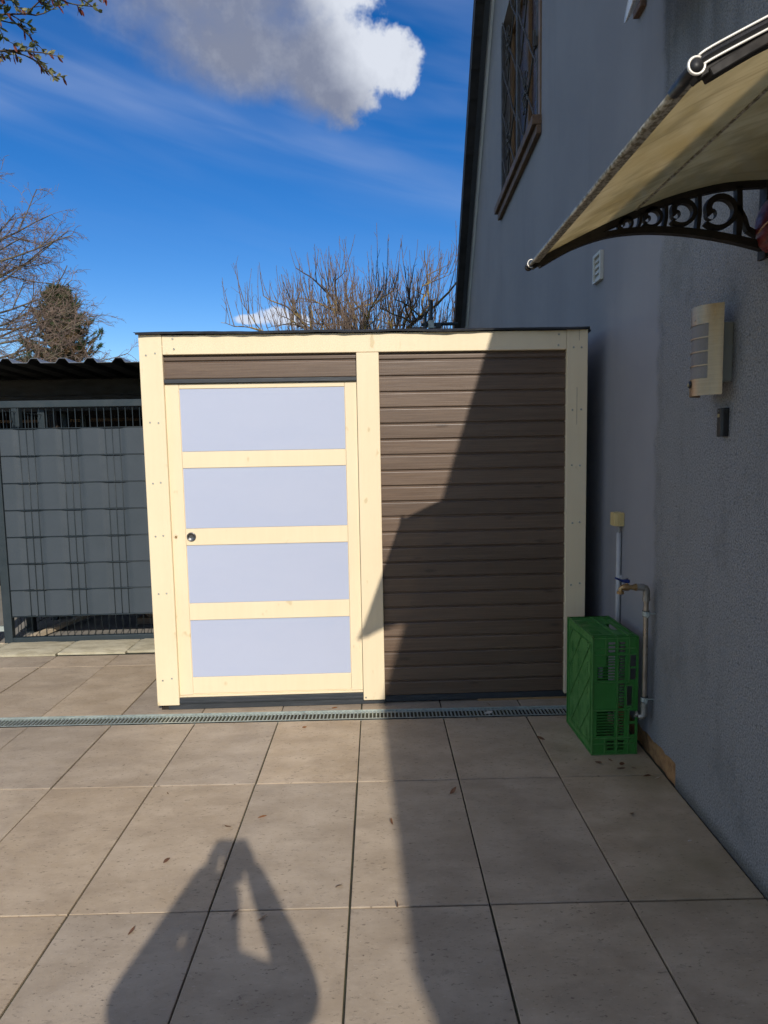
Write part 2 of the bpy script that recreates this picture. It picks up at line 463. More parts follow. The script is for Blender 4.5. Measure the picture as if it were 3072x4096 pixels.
mat_leaf('bud_red', (0.16, 0.035, 0.018), (0.08, 0.02, 0.012), 0.2)
mat_leaf('bud_brown', (0.16, 0.10, 0.08), (0.10, 0.06, 0.05), 0.0)
mat_leaf('dry_leaf', (0.20, 0.085, 0.035), (0.10, 0.045, 0.022), 0.1)
mat_leaf('petal', (0.75, 0.70, 0.64), (0.62, 0.52, 0.45), 0.2)
pm('skin', (0.55, 0.34, 0.25), (0.50, 0.30, 0.22), 6, 0.5)
pm('hair', (0.06, 0.04, 0.028), (0.04, 0.028, 0.02), 20, 0.5, stretch=(4, 4, 1))
pm('jacket', (0.05, 0.055, 0.07), (0.04, 0.045, 0.058), 12, 0.85, bmp=0.3, bscale=60)
pm('jeans', (0.05, 0.075, 0.13), (0.04, 0.06, 0.10), 20, 0.9)
pm('shoe', (0.04, 0.04, 0.04), (0.06, 0.06, 0.06), 8, 0.6)
pm('eye_dark', (0.02, 0.015, 0.012), None, 4, 0.2)
pm('lip', (0.42, 0.19, 0.16), None, 4, 0.5)

# ------------------------------------------------------------------ geometry helpers


class MB:
    def __init__(self):
        self.v = []
        self.f = []

    def add(self, vs, fs):
        o = len(self.v)
        self.v += [tuple(p) for p in vs]
        self.f += [tuple(i + o for i in q) for q in fs]
        return self

    def box(self, x0, x1, y0, y1, z0, z1):
        return self.add([(x0, y0, z0), (x1, y0, z0), (x1, y1, z0), (x0, y1, z0), (x0, y0, z1), (x1, y0, z1), (x1, y1, z1), (x0, y1, z1)],
                        [(0, 3, 2, 1), (4, 5, 6, 7), (0, 1, 5, 4), (1, 2, 6, 5), (2, 3, 7, 6), (3, 0, 4, 7)])

    def beam(self, a, b, w, h, upv=(0, 0, 1)):
        a, b = Vector(a), Vector(b)
        d = (b - a).normalized()
        s = d.cross(Vector(upv)).normalized() * (w / 2)
        u = s.cross(d).normalized() * (h / 2)
        vs = [a - s - u, a + s - u, a + s + u, a - s + u, b - s - u, b + s - u, b + s + u, b - s + u]
        return self.add(vs, [(0, 3, 2, 1), (4, 5, 6, 7), (0, 1, 5, 4), (1, 2, 6, 5), (2, 3, 7, 6), (3, 0, 4, 7)])

    def tube(self, pts, rs, n=8, cap=True):
        pts = [Vector(p) for p in pts]
        if not hasattr(rs, '__len__'):
            rs = [rs] * len(pts)
        o = len(self.v)
        ref = None
        for i, p in enumerate(pts):
            d = (pts[min(i + 1, len(pts) - 1)] - pts[max(i - 1, 0)])
            if d.length < 1e-9:
                d = Vector((0, 0, 1))
            d.normalize()
            if ref is None:
                ref = Vector((0, 0, 1)) if abs(d.z) < 0.9 else Vector((1, 0, 0))
            s = d.cross(ref)
            if s.length < 1e-4:
                ref = Vector((0.37, 0.92, 0.1))
                s = d.cross(ref)
            s.normalize()
            u = s.cross(d)
            ref = u
            for k in range(n):
                a = 2 * PI * k / n
                self.v.append(tuple(p + (s * math.cos(a) + u * math.sin(a)) * rs[i]))
        for i in range(len(pts) - 1):
            for k in range(n):
                a, b = o + i * n + k, o + i * n + (k + 1) % n
                self.f.append((a, b, b + n, a + n))
        if cap:
            self.f.append(tuple(o + k for k in reversed(range(n))))
            m = o + (len(pts) - 1) * n
            self.f.append(tuple(m + k for k in range(n)))
        return self

    def cyl(self, a, b, r, n=16):
        return self.tube([a, b], [r, r], n)

    def prism(self, poly, axis, t0, t1):
        """poly: 2-D outline; extruded along axis ('x','y','z') from t0 to t1"""
        n = len(poly)

        def P(p, t):
            return (t, p[0], p[1]) if axis == 'x' else ((p[0], t, p[1]) if axis == 'y' else (p[0], p[1], t))
        vs = [P(p, t0) for p in poly] + [P(p, t1) for p in poly]
        fs = [tuple(range(n)), tuple(reversed(range(n, 2 * n)))]
        fs += [(i, i + n, (i + 1) % n + n, (i + 1) % n) for i in range(n)]
        return self.add(vs, fs)

    def lathe(self, prof, n=24, axis='z', c=(0, 0, 0)):
        o = len(self.v)
        for r, h in prof:
            for k in range(n):
                a = 2 * PI * k / n
                p = (r * math.cos(a), r * math.sin(a), h)
                if axis == 'x':
                    p = (p[2], p[0], p[1])
                elif axis == 'y':
                    p = (p[0], p[2], p[1])
                self.v.append((p[0] + c[0], p[1] + c[1], p[2] + c[2]))
        for i in range(len(prof) - 1):
            for k in range(n):
                a, b = o + i * n + k, o + i * n + (k + 1) % n
                self.f.append((a, b, b + n, a + n))
        return self

    def plate(self, U, V, holes, place, t):
        """flat plate U=(u0,u1), V=(v0,v1) with rectangular holes, thickness t; place(u,v,w)->xyz"""
        us = sorted(set([U[0], U[1]] + [x for h in holes for x in (h[0], h[1]) if U[0] < x < U[1]]))
        vs = sorted(set([V[0], V[1]] + [x for h in holes for x in (h[2], h[3]) if V[0] < x < V[1]]))
        nu, nv = len(us) - 1, len(vs) - 1

        def solid(i, j):
            if i < 0 or j < 0 or i >= nu or j >= nv:
                return False
            cu, cv = (us[i] + us[i + 1]) / 2, (vs[j] + vs[j + 1]) / 2
            return not any(h[0] < cu < h[1] and h[2] < cv < h[3] for h in holes)
        idx = {}

        def vid(i, j, w):
            k = (i, j, w)
            if k not in idx:
                idx[k] = len(self.v)
                self.v.append(tuple(place(us[i], vs[j], w * t)))
            return idx[k]
        for i in range(nu):
            for j in range(nv):
                if not solid(i, j):
                    continue
                for w in (0, 1):
                    q = [vid(i, j, w), vid(i + 1, j, w), vid(i + 1, j + 1, w), vid(i, j + 1, w)]
                    self.f.append(tuple(q if w else reversed(q)))
                for di, dj, a, b in ((-1, 0, (i, j), (i, j + 1)), (1, 0, (i + 1, j), (i + 1, j + 1)), (0, -1, (i, j), (i + 1, j)), (0, 1, (i, j + 1), (i + 1, j + 1))):
                    if not solid(i + di, j + dj):
                        self.f.append((vid(*a, 0), vid(*b, 0), vid(*b, 1), vid(*a, 1)))
        return self

    def mesh(self, name, m, smooth=False):
        me = bpy.data.meshes.new(name)
        me.from_pydata(self.v, [], self.f)
        bm = bmesh.new()
        bm.from_mesh(me)
        bmesh.ops.recalc_face_normals(bm, faces=bm.faces)
        bm.to_mesh(me)
        bm.free()
        me.materials.append(MATS[m])
        if smooth:
            me.polygons.foreach_set('use_smooth', [True] * len(me.polygons))
        me.update()
        return me

    def build(self, name, m, parent=None, smooth=False, bevel=0.0, loc=None, rot=None, segs=2):
        return obj(name, self.mesh(name, m, smooth), parent, bevel, loc, rot, segs)


def obj(name, me, parent=None, bevel=0.0, loc=None, rot=None, segs=2):
    o = bpy.data.objects.new(name, me)
    COL.objects.link(o)
    o.parent = parent
    if loc:
        o.location = loc
    if rot:
        o.rotation_euler = rot
    if bevel:
        md = o.modifiers.new('bevel', 'BEVEL')
        md.width = bevel
        md.segments = segs
        md.limit_method = 'ANGLE'
        md.angle_limit = rad(40)
    return o


def autosmooth(o, ang=40):
    me = o.data
    me.polygons.foreach_set('use_smooth', [True] * len(me.polygons))
    me.set_sharp_from_angle(angle=rad(ang))
    return o


def tag(o, label=None, cat=None, group=None, kind=None):
    if label:
        o['label'] = label
    if cat:
        o['category'] = cat
    if group:
        o['group'] = group
    if kind:
        o['kind'] = kind
    return o


def thing(name, label, cat, loc=(0, 0, 0), rz=0.0, group=None):
    o = bpy.data.objects.new(name, None)
    COL.objects.link(o)
    o.empty_display_size = 0.1
    o.location = loc
    o.rotation_euler = (0, 0, rz)
    return tag(o, label, cat, group)


# ------------------------------------------------------------------ ground, patio
def build_ground():
    m = MB()
    n = 24
    pts = [-900, -300, -100, -40, -16, -6.0, -4.9, 1.9, 12, 40, 100, 300, 900]
    ys = [-900, -300, -100, -40, -14, -5.6, 4.8, 9, 14, 20, 30, 60, 120, 300, 900]
    vs = []
    for y in ys:
        for x in pts:
            vs.append((x, y, -0.06))
    w = len(pts)
    fs = [(j * w + i, j * w + i + 1, (j + 1) * w + i + 1, (j + 1) * w + i) for j in range(len(ys) - 1) for i in range(w - 1)]
    m.add(vs, fs)
    tag(m.build('ground', 'soil'), kind='structure')
    # patio: bedding sheet with separate porcelain slabs on it
    p = MB().box(-4.8, 1.62, -5.4, 5.0, -0.05, -0.009).build('patio', 'joint')
    tag(p, kind='structure')
    W, X0 = 0.462, -0.1176
    rows = [(-5.35, -4.556), (-4.556, -3.735), (-3.735, -2.914), (-2.914, -2.093), (-2.093, -1.27), (-1.27, -0.449), (-0.449, 0.372), (0.372, 1.194), (1.194, 2.015), (2.015, 2.836), (2.836, 3.519),
            (3.657, 4.545), (4.545, 4.80)]
    cache = {}
    for ri, (y0, y1) in enumerate(rows):
        for k in range(-10, 3):
            x0, x1 = X0 + k * W, X0 + (k + 1) * W
            if k == 2:
                x1 = 1.2585 + 0.03 * ((y0 + y1) / 2 - 2.01)
            g = 0.0034
            dx, dy = R.uniform(-.0013, .0013), R.uniform(-.0013, .0013)
            key = (round(x1 - x0, 3), round(y1 - y0, 3), k == 2)
            sk = 0.03 * (y1 - y0) / 2 if k == 2 else 0.0
            if key not in cache:
                hx, hy = key[0] / 2 - g, key[1] / 2 - g
                ch = 0.0016
                b = MB()
                vs = [(-hx, -hy, -.012), (hx, -hy, -.012), (hx, hy, -.012), (-hx, hy, -.012),
                      (-hx, -hy, -ch), (hx, -hy, -ch), (hx, hy, -ch), (-hx, hy, -ch),
                      (-hx + ch, -hy + ch, 0), (hx - ch, -hy + ch, 0), (hx - ch, hy - ch, 0), (-hx + ch, hy - ch, 0)]
                fs = [(8, 9, 10, 11)]
                for q in range(4):
                    r = (q + 1) % 4
                    fs += [(q, r, r + 4, q + 4), (q + 4, r + 4, r + 8, q + 8)]
                vs = [(v[0] + (sk * v[1] / hy if v[0] > 0 else 0), v[1], v[2]) for v in vs]
                b.add(vs, fs)
                cache[key] = b.mesh('paving_tile', 'tile')
            o = obj('paving_tile', cache[key], p, loc=((x0 + x1) / 2 + dx, (y0 + y1) / 2 + dy, R.uniform(-.0012, .0008)))
            o.rotation_euler = (R.uniform(-.0009, .0009), R.uniform(-.0012, .0012), R.uniform(-.0012, .0012))
    # threshold of pale stones in front of the gate
    t = MB().box(-4.6, -1.3, 4.80, 5.16, -0.05, -0.012).build('threshold', 'joint')
    tag(t, kind='structure')
    xs = [-4.02, -3.5, -2.98, -2.452, -1.935, -1.42]
    for i in range(5):
        b = MB()
        nx, ny = 16, 6
        x0, x1 = xs[i] + .004, xs[i + 1] - .004
        yo = 0.022 * (i - 1)
        vs = []
        for j in range(ny + 1):
            for q in range(nx + 1):
                x = x0 + (x1 - x0) * q / nx
                y = 4.806 + yo + (5.145 - 4.806) * j / ny
                e = min(j, ny - j, q, nx - q)
                z = 0.017 + 0.006 * mnoise.noise((x * 7, y * 16, i)) - (0.011 + .006 * mnoise.noise((x * 9, y * 9, 4)) if e == 0 else 0)
                if j == 0:
                    y += 0.006 * mnoise.noise((x * 11, i, 2))
                vs.append((x, y, z))
        fs = [(j * (nx + 1) + q, j * (nx + 1) + q + 1, (j + 1) * (nx + 1) + q + 1, (j + 1) * (nx + 1) + q) for j in range(ny) for q in range(nx)]
        o0 = len(vs)
        ring = [q for q in range(nx + 1)] + [(j + 1) * (nx + 1) + nx for j in range(ny)] + [ny * (nx + 1) + q for q in reversed(range(nx))] + [j * (nx + 1) for j in reversed(range(1, ny))]
        vs += [(vs[r][0], vs[r][1], -.02) for r in ring]
        L = len(ring)
        fs += [(ring[k], ring[(k + 1) % L], o0 + (k + 1) % L, o0 + k) for k in range(L)]
        autosmooth(b.add(vs, fs).build('threshold_stone', 'sandstone', t), 35)


def build_drain():
    t = thing('drainage_channel', 'narrow galvanised drain grating running across the patio in front of the shed', 'drain', (-1.0, 3.588, 0))
    x0, x1 = -3.75, 1.285
    L0, L1 = x0 + 1.0, x1 + 1.0
    MB().box(L0, L1, -.060, .060, -.048, -.034).build('channel_bed', 'channel_dark', t)
    for s, nm in ((-1, 'near'), (1, 'far')):
        y = s * .0605
        f = MB().box(L0, L1, y - .0035, y + .0035, -.045, .003)
        f.box(L0, L1, y - .0035 - (.006 if s > 0 else 0), y + .0035 + (.006 if s < 0 else 0), -.004, .0015)
        f.build('edge_rail', 'galvanised', t)
    pitch = 0.0213
    n = int((L1 - L0) / pitch)
    me = MB().box(-.0033, .0033, -.054, .054, -.016, -.0015).mesh('grate_bar', 'galvanised')
    tab = MB().prism([(.020, -.0165), (.054, -.0165), (.054, -.004)], 'x', .0033, .0175).mesh('grate_tab', 'galvanised')
    for i in range(n):
        b = obj('grate_bar', me, t, loc=(L0 + .012 + i * pitch, 0, 0))
        obj('grate_tab', tab, b)


# ------------------------------------------------------------------ garden shed
SHED_RZ = math.atan(0.022)


def build_shed():
    t = thing('garden_shed', 'cream framed garden shed with brown boards and white panelled sliding door', 'shed', (-1.278, 3.695, 0), SHED_RZ)
    H = 2.152
    posts = {}
    for nm, u0, u1, z0, z1 in (('left', -.028, .099, .034, H), ('mid', 1.1725, 1.2985, .031, 2.0405), ('right', 2.3635, 2.4825, .036, H)):
        posts[nm] = MB().box(u0, u1, 0, .045, z0, z1).build('post', 'cream_paint', t, bevel=.0035)
    beam = MB().box(.1005, 2.362, .0015, .045, 2.0425, H - .004).build('top_beam', 'cream_paint', t, bevel=.003)
    # screws
    sm = MB().lathe([(.0, -.0004), (.0022, -.0004), (.0026, -.0022), (.0050, -.0018), (.0058, .0006), (.0060, .003)], 10, 'y').mesh('screw', 'screw_steel', True)

    def screw(par, u, z):
        obj('screw', sm, par, loc=(u, -.0003, z))
    for u0, p in ((.035, 'left'), (2.423, 'right')):
        for z in (2.045, 1.67, 1.335, 1.03, .70, .19) if p == 'left' else (2.048, 1.70, 1.385, 1.06, .695):
            for s in (-1, 1):
                screw(posts[p], u0 + s * .0235 + R.uniform(-.004, .004), z + R.uniform(-.006, .006))
    for u, z in ((.16, 2.128), (.165, 2.072), (2.317, 2.126), (2.314, 2.066)):
        screw(beam, u, z)
    screw(posts['mid'], 1.187, .047)
    # drying crack of the right post
    MB().box(2.4215, 2.4228, -.0006, .01, 1.62, 1.83).build('drying_crack', 'dark_hole', posts['right'])
    MB().box(2.4315, 2.4328, -.0006, .01, 2.09, 2.148).build('drying_crack', 'dark_hole', posts['right'])
    # cladding boards, each one its own piece
    pitch = 0.0889

    def board_mesh(u0, u1, h):
        w = u1 - u0
        prof = [(0.0045, 0.0), (0.0, 0.0045), (0.0, h - .0155), (0.0010, h - .0120), (0.0040, h - .0088), (.0100, h - .0068), (.0100, h + .004), (.019, h + .004), (.019, 0.0)]
        return MB().prism(prof, 'x', 0, w).mesh('cladding_board', 'brown_boards')
    tops = [2.002 - pitch * i for i in range(23)]
    mainm = board_mesh(1.262, 2.40, pitch)
    for z in tops[1:]:
        obj('cladding_board', mainm, t, loc=(1.262, .0225 + R.uniform(-.0006, .0006), z - .0))
    # top piece under the beam and the two short boards over the door
    obj('cladding_board', board_mesh(1.262, 2.40, .036), t, loc=(1.262, .0225, 2.0035))
    obj('cladding_board', board_mesh(.06, 1.21, .032), t, loc=(.06, .0225, 2.0095))
    obj('cladding_board', board_mesh(.06, 1.21, .0985), t, loc=(.06, .0225, 1.9105))
    lowz = tops[-1]
    # door track cover over the door
    MB().box(.1, 1.1715, .004, .034, 1.886, 1.908).build('door_track', 'anthracite_wood', t, bevel=.002)
    # sliding door
    dy = .020
    door = MB().box(.062, 1.21, dy + .006, dy + .030, .086, 1.884).build('door', 'cream_paint', t)
    st = [('stile', .0985, .1755), ('stile', 1.103, 1.1722)]
    for nm, a, b_ in st:
        MB().box(a, b_, dy, dy + .0055, .0875, 1.8835).build(nm, 'cream_paint', door, bevel=.002)
    for z0, z1 in ((1.8565, 1.8825), (1.4125, 1.5045), (.971, 1.0665), (.533, .6315), (.0935, .1915)):
        MB().box(.1765, 1.102, dy + .0006, dy + .0056, z0, z1).build('rail', 'cream_paint', door, bevel=.002)
    for z0, z1 in ((1.5065, 1.8545), (1.0685, 1.4105), (.6335, .969), (.1935, .531)):
        MB().box(.1785, 1.1005, dy + .0028, dy + .0058, z0, z1).build('panel', 'polycarbonate', door)
    MB().lathe([(.0262, .0), (.0262, -.0042), (.0245, -.0054), (.0190, -.0054), (.0178, -.0018), (.0090, -.0012), (.0, -.0012)], 32, 'y').build('pull_handle', 'steel', door, True, loc=(.208, dy + .0006, 1.020))
    MB().lathe([(.0108, -.0016), (.0108, .0001), (.0, .0002)], 20, 'y').build('finger_hole', 'dark_hole', door, True, loc=(.119, dy - .0001, 1.023))
    MB().lathe([(.0072, -.0022), (.0066, -.0008), (.0, -.0006)], 16, 'y').build('bolt_end', 'tan_hole', door, True, loc=(.1205, dy - .0001, 1.021))
    MB().box(.0985, 1.1722, dy - .004, dy + .02, .0745, .0855).build('door_foot', 'cream_paint', t, bevel=.002)
    # sills
    s = MB().box(.0985, 1.1722, .006, .04, .0385, .0735)
    s.box(.0985, 1.1722, .001, .04, .0445, .056).build('threshold_rail', 'anthracite_wood', t, bevel=.0015)
    MB().box(.03, 1.30, .018, .052, .002, .0378).build('base_sill', 'anthracite_wood', t, bevel=.0015)
    MB().box(1.302, 2.46, .022, .052, .010, tops[-1] - .0005).build('base_sill', 'anthracite_wood', t, bevel=.0015)
    MB().box(1.85, 2.46, .015, .045, .001, .0095).build('batten', 'raw_batten', t)
    MB().box(-.012, .029, .025, .05, .001, .033).build('foot_block', 'dark_hole', t)
    # hidden shell: side walls, rear wall, roof
    D = 2.0
    MB().box(-.022, .012, .046, D, .02, H - .006).build('side_wall', 'brown_boards', t)
    MB().box(2.442, 2.476, .046, D, .02, H - .006).build('side_wall', 'brown_boards', t)
    MB().box(.013, 2.441, D - .03, D, .02, H - .006).build('rear_wall', 'brown_boards', t)
    MB().box(.013, 2.441, .047, D - .031, .01, .03).build('floor', 'dark_timber', t)
    # bitumen sheet: gently wavy front lip
    m = MB()
    n = 120
    ua, ub = -.036, 2.486
    sec = [(-.020, -.007), (-.022, .002), (-.008, .009), (.06, .011), (D + .02, .02), (D + .02, .012), (.05, .003), (-.004, .001)]
    vs, fs = [], []
    for i in range(n + 1):
        u = ua + (ub - ua) * i / n
        wv = .0045 * mnoise.noise((u * 2.6, 1, 0)) + .003 * mnoise.noise((u * 9, 3, 0))
        dr = .005 * mnoise.noise((u * 3.3, 7, 0)) + .003 * mnoise.noise((u * 14, 7, 0))
        for k, (dd, z) in enumerate(sec):
            a = 1.0 if dd < .02 else (.4 if dd < .1 else 0)
            vs.append((u, dd + (dr if dd < -.01 else 0), H + .001 + z + a * (wv + .003) + (dr * .9 if k < 2 else 0)))
    K = len(sec)
    for i in range(n):
        for k in range(K):
            fs.append((i * K + k, i * K + (k + 1) % K, (i + 1) * K + (k + 1) % K, (i + 1) * K + k))
    fs += [tuple(range(K)), tuple(reversed(range(n * K, n * K + K)))]
    m.add(vs, fs)
    roof = autosmooth(m.build('roof_membrane', 'bitumen', t), 50)
    MB().add([(2.484, .0, H + .014), (2.484, .3, H + .016), (2.507, .02, H - .006), (2.512, .3, H - .008), (2.487, .012, H - .022), (2.486, .3, H - .02)],
             [(0, 1, 3, 2), (2, 3, 5, 4), (0, 2, 4), (1, 5, 3), (0, 4, 5, 1)]).build('membrane_fold', 'bitumen', roof)
    MB().add([(-.035, -.02, H + .010), (-.034, .3, H + .015), (-.052, -.012, H + .012), (-.05, .3, H + .012), (-.036, -.018, H + .004), (-.036, .3, H + .004)],
             [(0, 1, 3, 2), (2, 3, 5, 4), (0, 2, 4), (1, 5, 3), (0, 4, 5, 1)]).build('membrane_fold', 'bitumen', roof)


# ------------------------------------------------------------------ house
WALL_RZ = -math.atan(0.03)
WALL_O = Vector((1.263, 2.01, 0))
WM = Matrix.Translation(WALL_O) @ Matrix.Rotation(WALL_RZ, 4, 'Z')


def wpt(y_world, z, off=0.0):
    """a point on the wall face, off metres out from it, at world y"""
    ly = (y_world - 2.01)
    return WM @ Vector((-off, ly, z))


def build_house():
    t = thing('house', 'grey rendered house with steep dark gable roof beside the patio', 'house', WALL_O, WALL_RZ)
    apex = (4.42, 8.27)
    jag = []
    rj = random.Random(5)
    y = 0.725
    while y < 1.72:
        jag.append((y, .098 - .020 * (y - .725) + rj.uniform(-.005, .006)))
        y += rj.uniform(.018, .04)
    outer = [(-4.31, -.3), (-4.31, 2.42), (-.06, 3.39), (-.05, 3.50), apex, (10.0, 2.4), (10.0, -.3), (1.73, -.3), (1.73, .075)] + list(reversed(jag)) + [(.72, -.3)]
    hole = [(3.56, 4.12), (5.46, 4.12), (5.46, 5.95), (3.56, 5.95)]
    bm = bmesh.new()
    edges = []
    for loop in (outer, hole):
        vs = [bm.verts.new((0, a, b)) for a, b in loop]
        edges += [bm.edges.new((vs[i], vs[(i + 1) % len(vs)])) for i in range(len(vs))]
    res = bmesh.ops.triangle_fill(bm, use_beauty=True, use_dissolve=False, edges=edges)
    faces = [f for f in res['geom'] if isinstance(f, bmesh.types.BMFace)]
    ext = bmesh.ops.extrude_face_region(bm, geom=faces)
    for v in [g for g in ext['geom'] if isinstance(g, bmesh.types.BMVert)]:
        v.co.x += 0.30
    bmesh.ops.recalc_face_normals(bm, faces=bm.faces)
    me = bpy.data.meshes.new('wall')
    bm.to_mesh(me)
    bm.free()
    me.materials.append(MATS['stucco'])
    obj('wall', me, t)
    # bare plaster behind the broken foot
    b = MB()
    n, k = 26, 6
    vs = []
    for j in range(k + 1):
        for i in range(n + 1):
            yy, zz = .70 + 1.06 * i / n, -.05 + .17 * j / k
            vs.append((.009 + .008 * mnoise.noise((yy * 14, zz * 22, 3)), yy, zz))
    fs = [(j * (n + 1) + i, j * (n + 1) + i + 1, (j + 1) * (n + 1) + i + 1, (j + 1) * (n + 1) + i) for j in range(k) for i in range(n)]
    autosmooth(b.add(vs, fs).build('bare_plaster_patch', 'bare_plaster', t), 60)
    MB().box(-.10, -.001, -4.33, -4.02, -.3, 2.465).build('shadow_pier', 'stucco', t)  # unseen pier, added so the low roof's shadow edge runs on straight
    # rear walls so that the house is a closed volume
    MB().box(.3, 7.0, 9.7, 10.0, -.3, 2.38).build('rear_wall', 'stucco', t)
    MB().box(.3, 7.0, -4.31, -4.01, -.3, 2.4).build('rear_wall', 'stucco', t)
    MB().box(6.7, 7.0, -4.0, 9.69, -.3, 2.38).build('rear_wall', 'stucco', t)

    def slab(y0, z0, y1, z1, xa, xb, th, name):
        d = Vector((y1 - y0, z1 - z0)).normalized()
        nrm = Vector((-d.y, d.x))
        if nrm.y < 0:
            nrm = -nrm
        P = [(y0, z0), (y1, z1), (y1 + nrm.x * th, z1 + nrm.y * th), (y0 + nrm.x * th, z0 + nrm.y * th)]
        return MB().prism(P, 'x', xa, xb).build(name, 'roof_dark', t)
    slab(4.45, 8.275, 10.28, 2.165, -.10, 7.2, .14, 'roof_slope')
    slab(-.05, 3.545, 4.39, 8.285, -.10, 7.2, .14, 'roof_slope')
    slab(-4.33, 2.47, -.04, 3.44, -.10, 7.2, .10, 'low_roof')
    # rake trim of the far slope: white moulding, grey soffit board, stepped verge tiles
    d = Vector((10.28 - 4.42, 2.165 - 8.27)).normalized()
    nrm = Vector((-d.y, d.x))
    L = (Vector((10.28, 2.165)) - Vector((4.42, 8.27))).length

    def strip(xa, xb, h0, h1, nm, mt):
        a, b2 = Vector((4.42, 8.27)), Vector((10.28, 2.165))
        P = [a + nrm * h0, b2 + nrm * h0, b2 + nrm * h1, a + nrm * h1]
        return MB().prism([(q.x, q.y) for q in P], 'x', xa, xb).build(nm, mt, t)
    strip(-.030, .0 - .001, -.075, -.003, 'white_moulding', 'white_trim')
    strip(-.046, -.031, -.045, -.002, 'white_moulding', 'white_trim')
    strip(-.110, -.047, -.07, .02, 'fascia_board', 'fascia_grey')
    n = 26
    step = L / n
    vt = MB().prism([(0, -.06), (step * 1.08, -.075), (step * 1.08, .17), (0, .155)], 'x', -.215, -.111)
    vm = vt.mesh('verge_tile', 'roof_dark')
    ang = math.atan2(d.y, d.x)
    for i in range(n):
        o = obj('verge_tile', vm, t, loc=(0, 4.42 + d.x * step * i, 8.27 + d.y * step * i), rot=(ang, 0, 0))
    # fascia screws
    for i in range(14):
        a = Vector((4.42, 8.27)) + d * (L * (i + .5) / 14)
    # upper window with iron grille
    w = MB()
    ya, yb, za, zb = 3.56, 5.46, 4.12, 5.95
    for q in ((ya, ya + .10, za, zb), (yb - .10, yb, za, zb), (ya + .1, yb - .1, zb - .09, zb), (ya + .1, yb - .1, za, za + .07), ((ya + yb) / 2 - .05, (ya + yb) / 2 + .05, za + .07, zb - .09)):
        w.box(.09, .16, *q)
    win = w.build('window', 'window_wood', t, bevel=.006)
    for s0, s1 in ((ya + .1, (ya + yb) / 2 - .05), ((ya + yb) / 2 + .05, yb - .1)):
        MB().box(.12, .13, s0, s1, za + .07, zb - .09).build('pane', 'window_glass', win)
    MB().box(.0, .2, ya + .002, ya + .022, za + .002, zb - .002).build('reveal_board', 'window_wood', win)
    MB().box(-.012, -.001, ya - .075, ya - .001, za - .02, zb + .06).build('casing', 'window_wood', win)
    sl = MB().box(-.075, .06, ya - .09, yb + .05, za - .055, za + .02)
    sl.box(-.042, -.003, ya - .09, yb + .03, za - .125, za - .056)
    sl.build('sill', 'aged_wood', win, bevel=.006)
    MB().box(.01, .085, ya - .002, ya + .1, za + .02, za + .24).build('sill_end_block', 'aged_wood', win, bevel=.005)
    # grille: three flat uprights, crossing bars, leaf ornaments
    for yy, ww in ((ya + .05, .05), ((ya + yb) / 2, .07), (yb - .06, .06)):
        MB().box(-.012, .018, yy - ww / 2, yy + ww / 2, za + .015, zb).build('grille_upright', 'grille_iron', win, bevel=.004)
    for c0, c1 in ((ya + .08, (ya + yb) / 2 - .04), ((ya + yb) / 2 + .04, yb - .09)):
        cw = c1 - c0
        H2 = (zb - za) / 2
        for k in range(2):
            z0 = za + .02 + k * H2
            for (pa, pb) in (((c0, z0), (c1, z0 + H2)), ((c1, z0), (c0, z0 + H2)), ((c0 + cw / 2, z0), (c1, z0 + H2 / 2)), ((c0, z0 + H2 / 2), (c0 + cw / 2, z0 + H2))):
                pts = []
                for i in range(9):
                    f = i / 8
                    pts.append((.0 + (.012 if pa[0] > pb[0] else -.006) + .004 * math.sin(f * 9), pa[0] + (pb[0] - pa[0]) * f, pa[1] + (pb[1] - pa[1]) * f))
                MB().tube(pts, .0085, 6).build('grille_bar', 'grille_iron', win)
            cy, cz = c0 + cw / 2, z0 + H2 / 2
            orn = MB()
            for a0 in range(6):
                a = a0 * PI / 3
                pts = []
                for i in range(12):
                    u = i / 11 * 2 * PI
                    rr = .075 + .045 * math.cos(u)
                    pts.append((-.02 + .008 * math.sin(u * 2), cy + math.cos(a) * rr * .9 - math.sin(a) * .028 * math.sin(u), cz + math.sin(a) * rr * 1.5 + math.cos(a) * .03 * math.sin(u)))
                orn.tube(pts, .006, 5)
            orn.lathe([(.0, -.035), (.02, -.03), (.026, -.012), (.0, .0)], 10, 'x', (0, cy, cz))
            orn.build('grille_ornament', 'grille_iron', win, True)
    hg = MB().box(-.03, -.012, ya + .02, ya + .08, za + .60, za + .67)
    hg.box(-.045, -.03, ya + .03, ya + .045, za + .60, za + .72).build('grille_latch', 'grille_iron', win)


